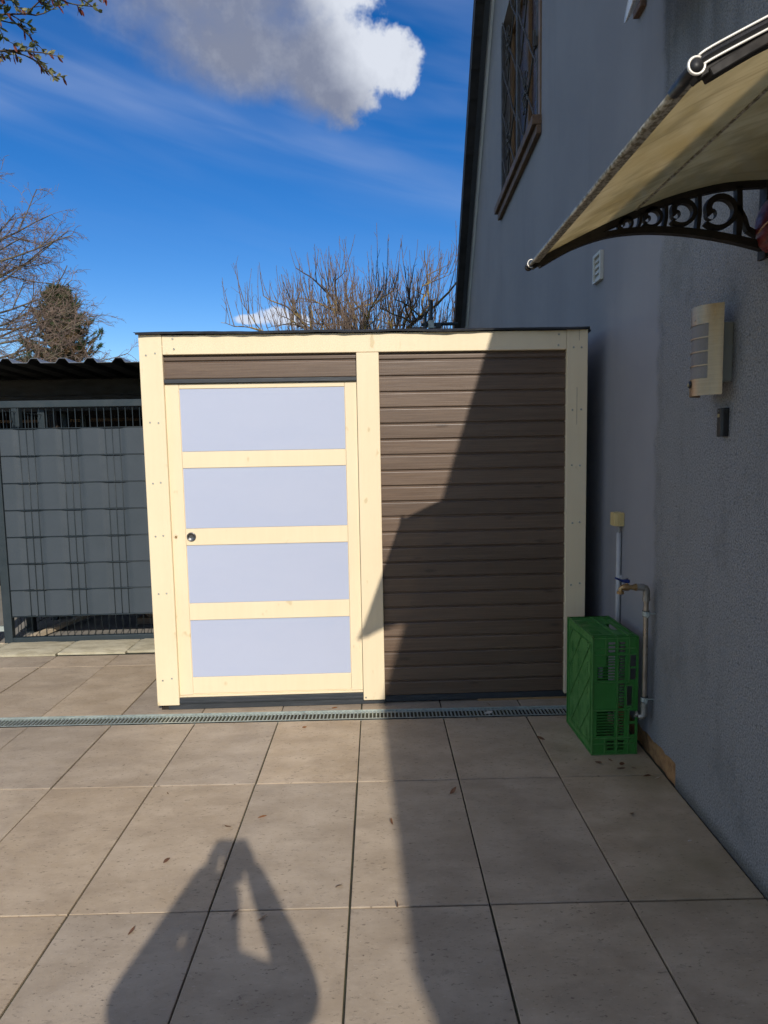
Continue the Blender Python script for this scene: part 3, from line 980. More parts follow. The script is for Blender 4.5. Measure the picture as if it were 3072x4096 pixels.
def build_wall_things():
    # ---- vent grille
    o = wpt(3.913, 2.53)
    t = thing('vent_grille', 'small white louvred vent cover on the smooth grey wall', 'vent', o, WALL_RZ)
    hw, hh = .072, .082
    f = MB()
    for q in ((-hw, -hw + .016, -hh, hh), (hw - .016, hw, -hh, hh), (-hw + .016, hw - .016, hh - .018, hh), (-hw + .016, hw - .016, -hh, -hh + .012)):
        f.box(-.022, .0, *q)
    f.build('frame', 'vent_white', t, bevel=.002)
    MB().box(-.003, -.001, -hw + .016, hw - .016, -hh + .012, hh - .018).build('backing', 'lamp_base', t)
    sm = MB().add([(-.004, -.056, .016), (-.004, .056, .016), (-.016, .056, -.016), (-.016, -.056, -.016), (-.006, -.056, -.018), (-.006, .056, -.018)], [(0, 1, 2, 3), (3, 2, 5, 4)]).mesh('slat', 'vent_white')
    for i in range(4):
        obj('slat', sm, t, loc=(0, 0, -.052 + .034 * i))
    # ---- stainless wall lamp
    o = wpt(2.415, 1.83)
    t = thing('wall_lamp', 'curved stainless steel wall lamp with four frosted windows and motion sensor', 'lamp', o, WALL_RZ)
    MB().box(-.052, 0, -.062, .062, -.112, .098).build('base', 'lamp_base', t, bevel=.004)
    Rr, cx = .088, -.028

    def arc(a0, a1, z0, z1, r, th, nm, mt, n=14):
        b = MB()
        vs = []
        for i in range(n + 1):
            a = rad(a0 + (a1 - a0) * i / n)
            for rr in (r, r - th):
                for z in (z0, z1):
                    vs.append((cx - rr * math.cos(a), -rr * math.sin(a), z))
        fs = []
        for i in range(n):
            k = i * 4
            fs += [(k, k + 1, k + 5, k + 4), (k + 2, k + 6, k + 7, k + 3), (k, k + 4, k + 6, k + 2), (k + 1, k + 3, k + 7, k + 5)]
        fs += [(0, 2, 3, 1), (n * 4, n * 4 + 1, n * 4 + 3, n * 4 + 2)]
        return autosmooth(b.add(vs, fs).build(nm, mt, t), 50)
    zs = [(.094, .050), (.045, .001), (-.004, -.048), (-.053, -.097)]
    arc(-78, 78, .0945, .160, Rr, .0025, 'shield_top', 'stainless', 26)
    arc(-78, 78, -.158, -.0975, Rr, .0025, 'shield_foot', 'stainless', 26)
    arc(46, 78, -.0973, .0943, Rr, .0025, 'shield_side', 'stainless', 10)
    arc(-78, -46, -.0973, .0943, Rr, .0025, 'shield_side', 'stainless', 10)
    for z1, z0 in zs:
        arc(-46, 46, z0 + .0004, z1 - .0004, Rr - .003, .004, 'diffuser', 'frosted')
    for z in (.0475, -.0015, -.0505):
        arc(-46, 46, z - .0024, z + .0024, Rr, .0025, 'cross_bar', 'stainless')
    a = rad(-8)
    sen = MB().lathe([(.0135, 0), (.0135, .003), (.0105, .006), (.0, .0085)], 18, 'z')
    s_ = sen.build('motion_sensor', 'black_plastic', t, True, loc=(cx - Rr * math.cos(a), -Rr * math.sin(a), -.115))
    s_.rotation_euler = Vector((-math.cos(a), -math.sin(a), 0)).to_track_quat('Z', 'Y').to_euler()
    MB().lathe([(.0075, 0), (.006, .009), (.0, .0105)], 14).build('sensor_lens', 'amber_lens', s_, True)
    sc = MB().lathe([(.003, 0), (.003, .002), (0, .0026)], 10).build('screw', 'screw_steel', t, True, loc=(cx - Rr * math.cos(rad(8)), -Rr * math.sin(rad(8)), .112))
    sc.rotation_euler = Vector((-1, -.14, 0)).to_track_quat('Z', 'Y').to_euler()
    # ---- door bell button
    o = wpt(2.385, 1.575)
    t = thing('bell_push', 'slim black bell push on the rough wall below the steel lamp', 'bell', o, WALL_RZ)
    b = MB()
    b.prism([(0, -.020), (0, .022), (-.020, .020), (-.028, .013), (-.028, -.014), (-.022, -.020)], 'z', -.052, .051)
    bb = b.build('case', 'black_plastic', t, bevel=.002)
    MB().box(-.0295, -.0275, -.006, .008, .018, .030).build('button', 'amber_lens', t)
    MB().lathe([(.0034, 0), (.003, .0014), (0, .0016)], 10, 'x', (-.0296, 0, .041)).build('indicator', 'lamp_base', t)
    # ---- junction box with conduit
    o = wpt(3.468, 1.105)
    t = thing('junction_box', 'small cream junction box on the wall above the grey conduit', 'box', o, WALL_RZ)
    b = MB().box(-.030, 0, -.040, .040, -.036, .036)
    b.build('back_box', 'cream_plastic', t, bevel=.003)
    MB().prism([(-.0305, -.039), (-.052, -.034), (-.056, .0), (-.052, .034), (-.0305, .039)], 'z', -.035, .035).build('cover', 'cream_plastic', t, bevel=.003)
    for s in (-1, 1):
        MB().tube([(-.018, s * .009, -.036), (-.017, s * .007, -.055), (-.0155, s * .004, -.083)], .0036, 8).build('cable', 'cable_grey', t)
    o = wpt(3.468, 0.0)
    t = thing('conduit', 'grey plastic conduit rising behind the green crate to the cream box', 'conduit', o, WALL_RZ)
    MB().tube([(-.0155, 0, -.01), (-.0155, 0, .6), (-.0155, 0, 1.03)], .0125, 16).build('tube', 'conduit_grey', t, True)
    for z in (.79, .25):
        c = MB().box(-.019, 0, -.019, .019, z - .012, z + .012).build('clip', 'conduit_grey', t, bevel=.003)
    # ---- water pipe with tap
    o = wpt(2.998, 0.0)
    t = thing('standpipe', 'galvanised steel water pipe clamped upright to the wall beside the crate', 'pipe', o, WALL_RZ)
    px = -.042
    autosmooth(MB().tube([(px, 0, .24), (px, 0, .80)], .0118, 16).build('pipe', 'pipe_steel', t), 50)
    e = MB()
    e.tube([(px, 0, .772), (px, 0, .80), (px, 0, .817), (px - .006, 0, .829), (px - .018, 0, .834), (px - .048, 0, .834)], [.0155, .016, .0165, .017, .0165, .0160], 16)
    e.tube([(px, 0, .770), (px, 0, .782)], .0185, 16)
    autosmooth(e.build('elbow', 'fitting_steel', t), 45)
    e = MB()
    e.tube([(px, 0, .275), (px, 0, .240), (px, 0, .216), (px - .006, .002, .206), (px - .02, .008, .202)], [.0145, .015, .0155, .0155, .0145], 16)
    e.tube([(px, 0, .262), (px, 0, .252)], .0175, 16)
    autosmooth(e.build('elbow', 'fitting_steel', t), 45)
    nz = MB().tube([(px - .018, .008, .203), (px - .03, .012, .212)], .010, 14)
    nz.tube([(px - .03, .012, .212), (px - .036, .014, .215)], .017, 18)
    nz.build('drain_plug', 'fitting_steel', t)
    for z in (.708, .292):
        c = MB().tube([(px, 0, z - .011), (px, 0, z + .011)], .0165, 18)
        c.box(px - .006, px + .006, -.026, -.015, z - .010, z + .010)
        c.tube([(px, -.005, z), (0.005, -.005, z)], .0035, 8)
        c.tube([(px, -.02, z - .016), (px, -.02, z + .004)], .004, 8)
        cl = c.build('clamp', 'galvanised', t)
        MB().tube([(px, 0, z - .0135), (px, 0, z - .0112)], .0172, 18).tube([(px, 0, z + .0112), (px, 0, z + .0135)], .0172, 18).build('rubber_lining', 'black_plastic', cl)
    o = wpt(2.998, .834, .09)
    t = thing('garden_tap', 'brass ball tap with blue lever screwed to the standpipe elbow', 'tap', o, WALL_RZ)
    b = MB()
    b.tube([(0, 0, 0), (-.006, 0, 0), (-.0061, 0, 0), (-.012, 0, 0), (-.0121, 0, 0), (-.034, 0, 0), (-.0341, 0, 0), (-.052, 0, 0), (-.066, 0, -.001), (-.072, 0, -.006), (-.073, 0, -.02)],
           [.0175, .0175, .0145, .0145, .011, .011, .0155, .0165, .013, .010, .0095], 16)
    autosmooth(b.build('body', 'brass', t), 35)
    autosmooth(MB().tube([(-.073, 0, -.018), (-.073, 0, -.03)], .0165, 14).build('hose_nut', 'brass', t), 40)
    MB().tube([(-.045, 0, .012), (-.045, 0, .026)], .006, 12).build('stem', 'brass', t)
    lv = MB().prism([(-.030, .022), (-.032, .036), (-.044, .040), (-.060, .036), (-.098, .050), (-.101, .043), (-.066, .026), (-.05, .020)], 'y', -.009, .009)
    lv.build('lever', 'blue_enamel', t, bevel=.003)
    MB().lathe([(.006, 0), (.006, .004), (0, .005)], 6, 'z', (-.043, 0, .039)).build('nut', 'steel', t)
    # ---- dark red round plate by the canopy foot
    o = wpt(2.10, 2.178)
    t = thing('round_plaque', 'dark red glazed round plaque with a tan stripe under the canopy', 'plaque', o, WALL_RZ)
    MB().lathe([(.0, -.050), (.045, -.047), (.072, -.036), (.084, -.020), (.086, -.006), (.078, .0), (.0, .0)], 36, 'x').build('disc', 'red_glaze', t, True)
    rg = MB()
    pts = []
    for i in range(13):
        f = -1 + 2 * i / 12
        yy = f * .080
        zz = -.012 - .3 * yy
        r_ = math.hypot(yy, zz)
        xx = -(.0505 - .34 * (r_ ** 2) / .086 - 1.2 * max(0, r_ - .06))
        pts.append((xx, yy, zz))
    rg.tube(pts, .0028, 6).build('stripe', 'tan_glaze', t)
    # ---- satellite dish at the top edge
    o = wpt(3.30, 3.60)
    t = thing('satellite_dish', 'white satellite dish on a wall bracket high above the canopy', 'dish', o, WALL_RZ)
    MB().box(-.03, 0, -.05, .05, -.06, .22).build('bracket_plate', 'aged_wood', t, bevel=.004)
    MB().tube([(-.015, 0, .1), (-.09, -.05, .1), (-.11, -.48, -.10)], .016, 12).build('bracket_arm', 'grille_iron', t)
    d = MB()
    prof = [(0, 0)] + [(.26 * i / 8, .055 * (i / 8) ** 2) for i in range(1, 9)] + [(.262, .06), (.258, .052)] + [(.26 * i / 8, .055 * (i / 8) ** 2 - .004) for i in range(7, -1, -1)]
    d.lathe(prof, 40)
    dd = d.build('reflector', 'dish_white', t, True, loc=(-.13, -.55, -.14))
    dd.scale = (1.0, 1.0, 1.0)
    dd.rotation_euler = Vector((-.93, .12, .22)).to_track_quat('Z', 'Y').to_euler()
    MB().tube([(-.17, -.55, -.30), (-.40, -.52, -.10)], .009, 8).build('feed_arm', 'dish_white', t)
    MB().tube([(-.40, -.52, -.10), (-.36, -.525, -.09)], .022, 12).build('feed_head', 'dish_white', t)


def build_canopy():
    yf, yn = 2.17, 1.075
    t = thing('door_canopy', 'yellowed door canopy on black scrolled brackets fixed to the house wall', 'canopy', (1.262, 1.62, 2.1))
    ox, oy, oz = 1.262, 1.62, 2.1
    top = [(.508, 2.073), (.532, 2.089), (.631, 2.138), (.725, 2.182), (.838, 2.230), (.96, 2.274), (1.086, 2.304), (1.171, 2.314), (1.262, 2.317)]
    bot = [(.532, 2.076), (.631, 2.130), (.73, 2.164), (.82, 2.178), (.915, 2.180), (1.033, 2.170), (1.153, 2.149), (1.255, 2.124)]

    def catmull(P, k=5):
        out = []
        for i in range(len(P) - 1):
            p0, p1, p2, p3 = P[max(0, i - 1)], P[i], P[i + 1], P[min(len(P) - 1, i + 2)]
            for j in range(k):
                u = j / k
                out.append(tuple(.5 * ((2 * p1[a]) + (-p0[a] + p2[a]) * u + (2 * p0[a] - 5 * p1[a] + 4 * p2[a] - p3[a]) * u * u + (-p0[a] + 3 * p1[a] - 3 * p2[a] + p3[a]) * u ** 3) for a in range(len(p1))))
        out.append(P[-1])
        return out
    tc, bc = catmull(top), catmull(bot)
    # the sheet, a thin arched panel with a shallow fold in the middle
    m = MB()
    ny = 12
    vs = []
    for side in (0, 1):
        for j in range(ny + 1):
            y = yn + .012 + (yf - yn - .024) * j / ny
            for (x, z) in tc:
                zz = z + .012 + side * .006 + .004 * math.sin(j / ny * PI) * math.sin((x - .5) / .76 * PI)
                vs.append((x - ox, y - oy, zz - oz))
    w = len(tc)
    N = w * (ny + 1)
    fs = []
    for j in range(ny):
        for i in range(w - 1):
            a = j * w + i
            fs += [(a, a + 1, a + 1 + w, a + w), (a + N, a + w + N, a + 1 + w + N, a + 1 + N)]
    ring = [i for i in range(w)] + [(j + 1) * w + w - 1 for j in range(ny)] + [ny * w + i for i in reversed(range(w - 1))] + [j * w for j in reversed(range(1, ny))]
    for i in range(len(ring)):
        a, b = ring[i], ring[(i + 1) % len(ring)]
        fs.append((a, b, b + N, a + N))
    autosmooth(m.add(vs, fs).build('sheet', 'canopy_sheet', t), 40)

    MB().box(.832 - ox, .838 - ox, yn + .03 - oy, yf - .03 - oy, 2.2365 - oz, 2.2405 - oz).build('seam_rib', 'weathered_alu', t)

    def bracket(yc, near):
        L = lambda P: [(x - ox, yc - oy, z - oz) for x, z in P]
        th = .011
        a = MB()

        def ribbon(P, hw0, hw1=None, dep=th):
            """flat iron strip following P in the x-z plane"""
            hw1 = hw1 if hw1 is not None else hw0
            n = len(P)
            vs, fs = [], []
            for i, (x, z) in enumerate(P):
                p, q = Vector(P[max(0, i - 1)]), Vector(P[min(n - 1, i + 1)])
                d = (q - p).normalized()
                nn = Vector((-d.y, d.x)) * (hw0 + (hw1 - hw0) * i / (n - 1))
                for s in (1, -1):
                    for e in (-dep, dep):
                        vs.append((x + s * nn.x - ox, yc + e - oy, z + s * nn.y - oz))
            for i in range(n - 1):
                k = i * 4
                fs += [(k, k + 1, k + 5, k + 4), (k + 2, k + 6, k + 7, k + 3), (k, k + 4, k + 6, k + 2), (k + 1, k + 3, k + 7, k + 5)]
            fs += [(0, 2, 3, 1), (n * 4 - 4, n * 4 - 3, n * 4 - 1, n * 4 - 2)]
            a.add(vs, fs)
        ribbon([(x, z) for x, z in tc], .010, .0115)
        ribbon([(x, z) for x, z in bc], .007, .013, .014)
        br = a.build('bracket', 'wrought_black', t, bevel=.0015, segs=1)
        # solid web near the tip
        web = MB().prism([(.535 - ox, 2.082 - oz), (.631 - ox, 2.133 - oz), (.725 - ox, 2.172 - oz), (.728 - ox, 2.160 - oz), (.631 - ox, 2.124 - oz)], 'y', yc - .006 - oy, yc + .006 - oy)
        web.build('web', 'wrought_black', br)
        # posts and scrolls
        scr = [(.805, 2.203, .019, .0042), (.888, 2.222, .027, .0055), (.984, 2.236, .036, .0070), (1.102, 2.238, .047, .0085)]
        for cx_, cz_, r0, hw in scr:
            a = MB()
            P = []
            for i in range(30):
                f = i / 29
                # starts on the lower arch left of the eye, sweeps right under it, climbs and curls back in
                ang = rad(225 + 345 * f)
                rr = r0 * (1.12 - .60 * max(0, f - .40) / .60)
                P.append((cx_ + rr * 1.06 * math.cos(ang), cz_ + rr * math.sin(ang)))
            ribbon(P, hw * .75, hw * 1.25)
            ex, ez = P[-1]
            a.lathe([(hw * 2.0, -th), (hw * 2.0, th)], 12, 'y', (ex - ox, yc - oy, ez - oz))
            a.build('scroll', 'wrought_black', br)
        for x0, z0, x1, z1, hw in ((.778, 2.172, .786, 2.207, .004), (.842, 2.176, .856, 2.232, .005), (.928, 2.176, .935, 2.258, .006), (1.036, 2.168, 1.040, 2.285, .007), (1.168, 2.142, 1.166, 2.31, .010), (1.166, 2.25, 1.20, 2.175, .007), (1.20, 2.178, 1.25, 2.145, .009)):
            a = MB()
            ribbon([(x0, z0), ((x0 + x1) / 2 + .004, (z0 + z1) / 2), (x1, z1)], hw * .9)
            a.build('strut', 'wrought_black', br)
        MB().box(1.248 - ox, 1.262 - ox, yc - .022 - oy, yc + .022 - oy, 2.085 - oz, 2.325 - oz).build('wall_plate', 'wrought_black', br, bevel=.002)
        return br
    bracket(yf - .012, False)
    nb = bracket(yn + .012, True)
    # front bar with its clamp channel
    fb = MB().tube([(.507 - ox, yn - .005 - oy, 2.083 - oz), (.507 - ox, yf + .01 - oy, 2.083 - oz)], .0062, 14).build('front_bar', 'weathered_alu', t, True)
    MB().box(.513 - ox, .528 - ox, yn + .03 - oy, yf - .03 - oy, 2.081 - oz, 2.091 - oz).build('clamp_channel', 'weathered_alu', fb, bevel=.002)
    cap = MB().tube([(.507 - ox, yf + .008 - oy, 2.083 - oz), (.507 - ox, yf + .028 - oy, 2.083 - oz)], .0125, 14).build('end_cap', 'wrought_black', fb)
    MB().lathe([(.0118, -.002), (.0136, -.002), (.0136, .002), (.0118, .002)], 18, 'y', (.507 - ox, yf - .016 - oy, 2.083 - oz)).build('end_ring', 'bright_alu', fb)
    # near end: open ring of the extrusion and the two bright flanges of the side rail
    a = MB()
    prof = []
    for i in range(24):
        an = rad(62 + 310 * i / 23)
        prof.append((.507 + .0128 * math.cos(an), 2.083 + .0128 * math.sin(an)))
    yy = yn - .006
    pts = [(x - ox, yy - oy, z - oz) for x, z in prof]
    a.tube(pts, .0023, 8)
    a.build('end_ring', 'bright_alu', fb, True)
    MB().tube([(.507 - ox, yn - .008 - oy, 2.083 - oz), (.507 - ox, yn + .07 - oy, 2.083 - oz)], .0105, 16).build('joint_sleeve', 'black_plastic', fb, True)
    for off in (.0235, .0045):
        P = [(x - ox, yn - .004 - oy, z + off - oz) for x, z in tc[1:]]
        MB().tube(P, .0021, 6).build('rail_flange', 'bright_alu', nb, True)
    P = [(x - ox, yn + .003 - oy, z + .014 - oz) for x, z in tc[1:]]
    MB().tube(P, .0085, 6).build('side_rail', 'black_plastic', nb)


# ------------------------------------------------------------------ crate
def build_crate():
    W_, D_, H_ = .224, .395, .586
    t = thing('folding_crate', 'green plastic slotted crate standing on end by the wall', 'crate', (1.122, 3.235, 0), rad(1.2))
    x0, x1, y0, y1 = -W_ / 2, W_ / 2, -D_ / 2, D_ / 2
    sx = lambda u: x0 + W_ * u          # u 0..1 across the narrow side
    sz = lambda v: H_ * v
    # near long side (seen from the front): slotted plate
    holes = []

    def slots(u0, u1, v0, v1, n):
        for i in range(n):
            c = v0 + (v1 - v0) * (i + .5) / n
            h = (v1 - v0) / n * .31
            holes.append((sx(u0), sx(u1), sz(c - h), sz(c + h)))
    slots(.11, .50, .155, .372, 9)
    slots(.11, .50, .628, .750, 5)
    slots(.30, .50, .755, .842, 4)
    slots(.58, .715, .155, .372, 9)
    slots(.58, .715, .390, .607, 9)
    slots(.58, .715, .628, .842, 9)
    slots(.34, .50, .030, .125, 3)
    slots(.58, .715, .030, .125, 3)
    slots(.34, .50, .862, .960, 3)
    slots(.58, .715, .862, .960, 3)
    for v0, v1 in ((.165, .258), (.280, .370), (.635, .730), (.745, .840)):
        holes.append((sx(.83), sx(.955), sz(v0), sz(v1)))
    holes.append((sx(.755), sx(.875), sz(.415), sz(.585)))
    th = .0035
    for yy, s in ((y0, 1), (y1, -1)):
        MB().plate((x0, x1), (0, H_), holes, lambda u, v, w: (u, yy + s * (.006 + w), v), th).build('long_side', 'green_plastic', t)
        r = MB()
        for v, ua, ub in ((.004, 0, 1), (.093, 0, 1), (.142, 0, 1), (.381, 0, .80), (.617, 0, .80), (.850, 0, 1), (.901, 0, 1), (.988, 0, 1)):
            r.box(sx(ua), sx(ub), yy + min(0, s * .006), yy + max(0, s * .006), sz(v) - .0016, sz(v) + .0016)
        for u, va, vb in ((.545, 0, 1), (.800, 0, .382), (.800, .616, 1), (.285, 0, .142), (.285, .850, 1), (.0075, 0, 1), (.9925, 0, 1)):
            r.box(sx(u) - .0016, sx(u) + .0016, yy + min(0, s * .0055), yy + max(0, s * .0055), sz(va), sz(vb))
        for va, vb in ((.381, .412), (.617, .588)):
            r.beam((sx(.80), yy + s * .003, sz(va)), (sx(.885), yy + s * .003, sz(vb)), .006, .003)
        # hand-hold frame
        for q in ((.745, .885, .408, .4148), (.745, .885, .5852, .592), (.742, .7548, .415, .585), (.8752, .888, .415, .585)):
            r.box(sx(q[0]), sx(q[1]), yy + min(0, s * .006), yy + max(0, s * .006), sz(q[2]), sz(q[3]))
        r.build('rib_frame', 'green_plastic_worn', t)
    # short sides (top and bottom as it stands)
    for zz, s in ((H_, -1), (0.0, 1)):
        hs = []
        for i in range(5):
            c = y0 + D_ * (.20 + .03 * i)
            hs.append((sx(.10), sx(.32), c - .0025, c + .0025))
            c = y0 + D_ * (.66 + .03 * i)
            hs.append((sx(.10), sx(.32), c - .0025, c + .0025))
        hs.append((sx(.66), sx(.80), y0 + D_ * .36, y0 + D_ * .64))
        MB().plate((x0 + .004, x1 - .002), (y0 + .0105, y1 - .0105), hs, lambda u, v, w: (u, v, zz + s * (.005 + w)), th).build('short_side', 'green_plastic', t)
        r = MB()
        for u in (.03, .20 if 0 else .55, .62 if 0 else .80, .985):
            r.box(sx(u) - .0016, sx(u) + .0016, y0 + .006, y1 - .006, min(zz, zz + s * .005), max(zz, zz + s * .005))
        for v in (.02, .10, .90, .98):
            r.box(x0 + .002, x1, y0 + D_ * v - .0016, y0 + D_ * v + .0016, min(zz, zz + s * .0045), max(zz, zz + s * .0045))
        r.build('rib_frame', 'green_plastic_worn', t)
    # base panel (faces the patio): diagonal ribs and small slots
    hs = []
    rr = random.Random(3)
    for cy, zlist in ((-.11, (.15, .33, .52, .70, .87)), (.02, (.10, .27, .46, .66, .82)), (.12, (.18, .38, .56, .76))):
        for zc in zlist:
            for k in range(5):
                c = sz(zc) + (k - 2) * .012
                hs.append((cy - .007 + (k % 2) * .002, cy + .007, c - .0028, c + .0028))
    MB().plate((y0 + .006, y1 - .006), (.006, H_ - .006), hs, lambda u, v, w: (x0 + .006 + w, u, v), th).build('base_panel', 'green_plastic_worn', t)
    r = MB()
    for k in range(-2, 5):
        za = k * .16
        a, b = Vector((y0 + .03, za + .40)), Vector((y1 - .03, za))
        pts = []
        for i in range(21):
            q = a + (b - a) * i / 20
            if .03 < q.y < H_ - .03:
                pts.append(q)
        if len(pts) > 1:
            r.beam((x0 + .0035, pts[0].x, pts[0].y), (x0 + .0035, pts[-1].x, pts[-1].y), .005, .003, (1, 0, 0))
    for q in ((y0 + .002, y0 + .007, .0, H_), (y1 - .007, y1 - .002, .0, H_), (y0, y1, .0, .006), (y0, y1, H_ - .006, H_)):
        r.box(x0, x0 + .0058, q[0], q[1], q[2], q[3])
    for q in ((y0 + .034, y0 + .037, .04, H_ - .04), (y1 - .037, y1 - .034, .04, H_ - .04), (y0 + .037, y1 - .037, .04, .043), (y0 + .037, y1 - .037, H_ - .043, H_ - .04)):
        r.box(x0 + .001, x0 + .0058, *q)
    r.build('base_ribs', 'green_plastic_worn', t)
    # rim at the open end (turned to the wall)
    m = MB()
    m.box(x1 - .012, x1, y0, y0 + .006, 0, H_).box(x1 - .012, x1, y1 - .006, y1, 0, H_).box(x1 - .012, x1, y0 + .006, y1 - .006, 0, .0048).box(x1 - .012, x1, y0 + .006, y1 - .006, H_ - .0048, H_)
    m.build('rim', 'green_plastic', t)


# ------------------------------------------------------------------ gate, shelter behind it
def build_gate():
    rz = math.atan(.035)
    ox, oy = -3.0, 5.16
    t = thing('gate', 'anthracite mesh gate woven with grey privacy strips left of the shed', 'gate', (ox, oy, 0), rz)
    x0, x1 = .055, 1.95           # local x along the gate
    z0, z1 = .005, 1.925
    MB().box(x0 - .065, x0, -.02, .03, z0 - .01, z1).build('frame_stile', 'powder_anthracite', t, bevel=.004)
    MB().box(x1, x1 + .06, -.02, .03, z0, z1).build('frame_stile', 'powder_anthracite', t, bevel=.004)
    MB().box(x0 + .0005, x1 - .0005, -.019, .029, z1 - .0545, z1 - .001).build('frame_rail', 'powder_anthracite', t, bevel=.004)
    MB().box(x0 + .0005, x1 - .0005, -.019, .029, z0 - .008, z0 + .042).build('frame_rail', 'powder_anthracite', t, bevel=.004)
    # mesh: vertical wires, twin horizontal wires
    wp, wx0 = .0552, .205
    wires = []
    k = -2
    vm = MB().tube([(0, 0, z0 + .04), (0, 0, z1 - .054)], .0030, 8).mesh('mesh_wire', 'powder_anthracite', True)
    while wx0 + k * wp < x1 - .01:
        if wx0 + k * wp > x0 + .015:
            obj('mesh_wire', vm, t, loc=(wx0 + k * wp, 0, 0))
            wires.append((k, wx0 + k * wp))
        k += 1
    zl = [.045] + [.215 + .2135 * i for i in range(8)]
    for z in zl:
        for s in (-1, 1):
            MB().tube([(x0, s * .0066, z), (x1, s * .0066, z)], .0036, 8).build('cross_wire', 'powder_anthracite', t, True)
    # woven strips: behind three wires, in front of the next three
    for i in range(7):
        zz0, zz1 = zl[i + 1] + .006, zl[i + 2] - .006
        m = MB()
        n = 150
        vs, fs = [], []
        for j in range(n + 1):
            x = x0 + .004 + (x1 - x0 - .008) * j / n
            ph = (x - wx0 + wp * .5) / (6 * wp) * 2 * PI        # back at wires 0..2, front at wires 3..5
            s = math.sin(ph)
            off = .0056 * max(-1, min(1, s * 3.0))
            sag = .0035 * max(0.0, -s)
            for zq, yy in ((zz0, 0), (zz1 + sag, 0)):
                vs.append((x, off - .0006, zq))
                vs.append((x, off + .0006, zq))
        for j in range(n):
            a = j * 4
            fs += [(a, a + 4, a + 6, a + 2), (a + 1, a + 3, a + 7, a + 5), (a, a + 1, a + 5, a + 4), (a + 2, a + 6, a + 7, a + 3)]
        fs += [(0, 2, 3, 1), (n * 4, n * 4 + 1, n * 4 + 3, n * 4 + 2)]
        autosmooth(m.add(vs, fs).build('privacy_strip', 'pvc_strip', t), 40)
    MB().box(x0 - .125, x0 - .067, .0, .03, .10, .14).build('hinge', 'galvanised', t)
    g = thing('gate_post', 'anthracite steel post carrying the hinges of the mesh gate', 'post', (ox - .135, oy + .01, 0), rz)
    MB().box(-.04, .04, -.03, .05, -.02, 2.0).build('post', 'powder_anthracite', g, bevel=.004)
    MB().box(-.042, .042, -.032, .052, 2.0, 2.012).build('cap', 'black_plastic', g, bevel=.003)
    h = MB().lathe([(.0, .0), (.028, .0), (.028, .008), (.020, .017), (.0, .02)], 20).build('gate_stop', 'pale_timber', None, True, loc=(-3.02, 5.115, .0))
    tag(h, 'small pale round stop on the stones under the gate corner', 'gate stop')


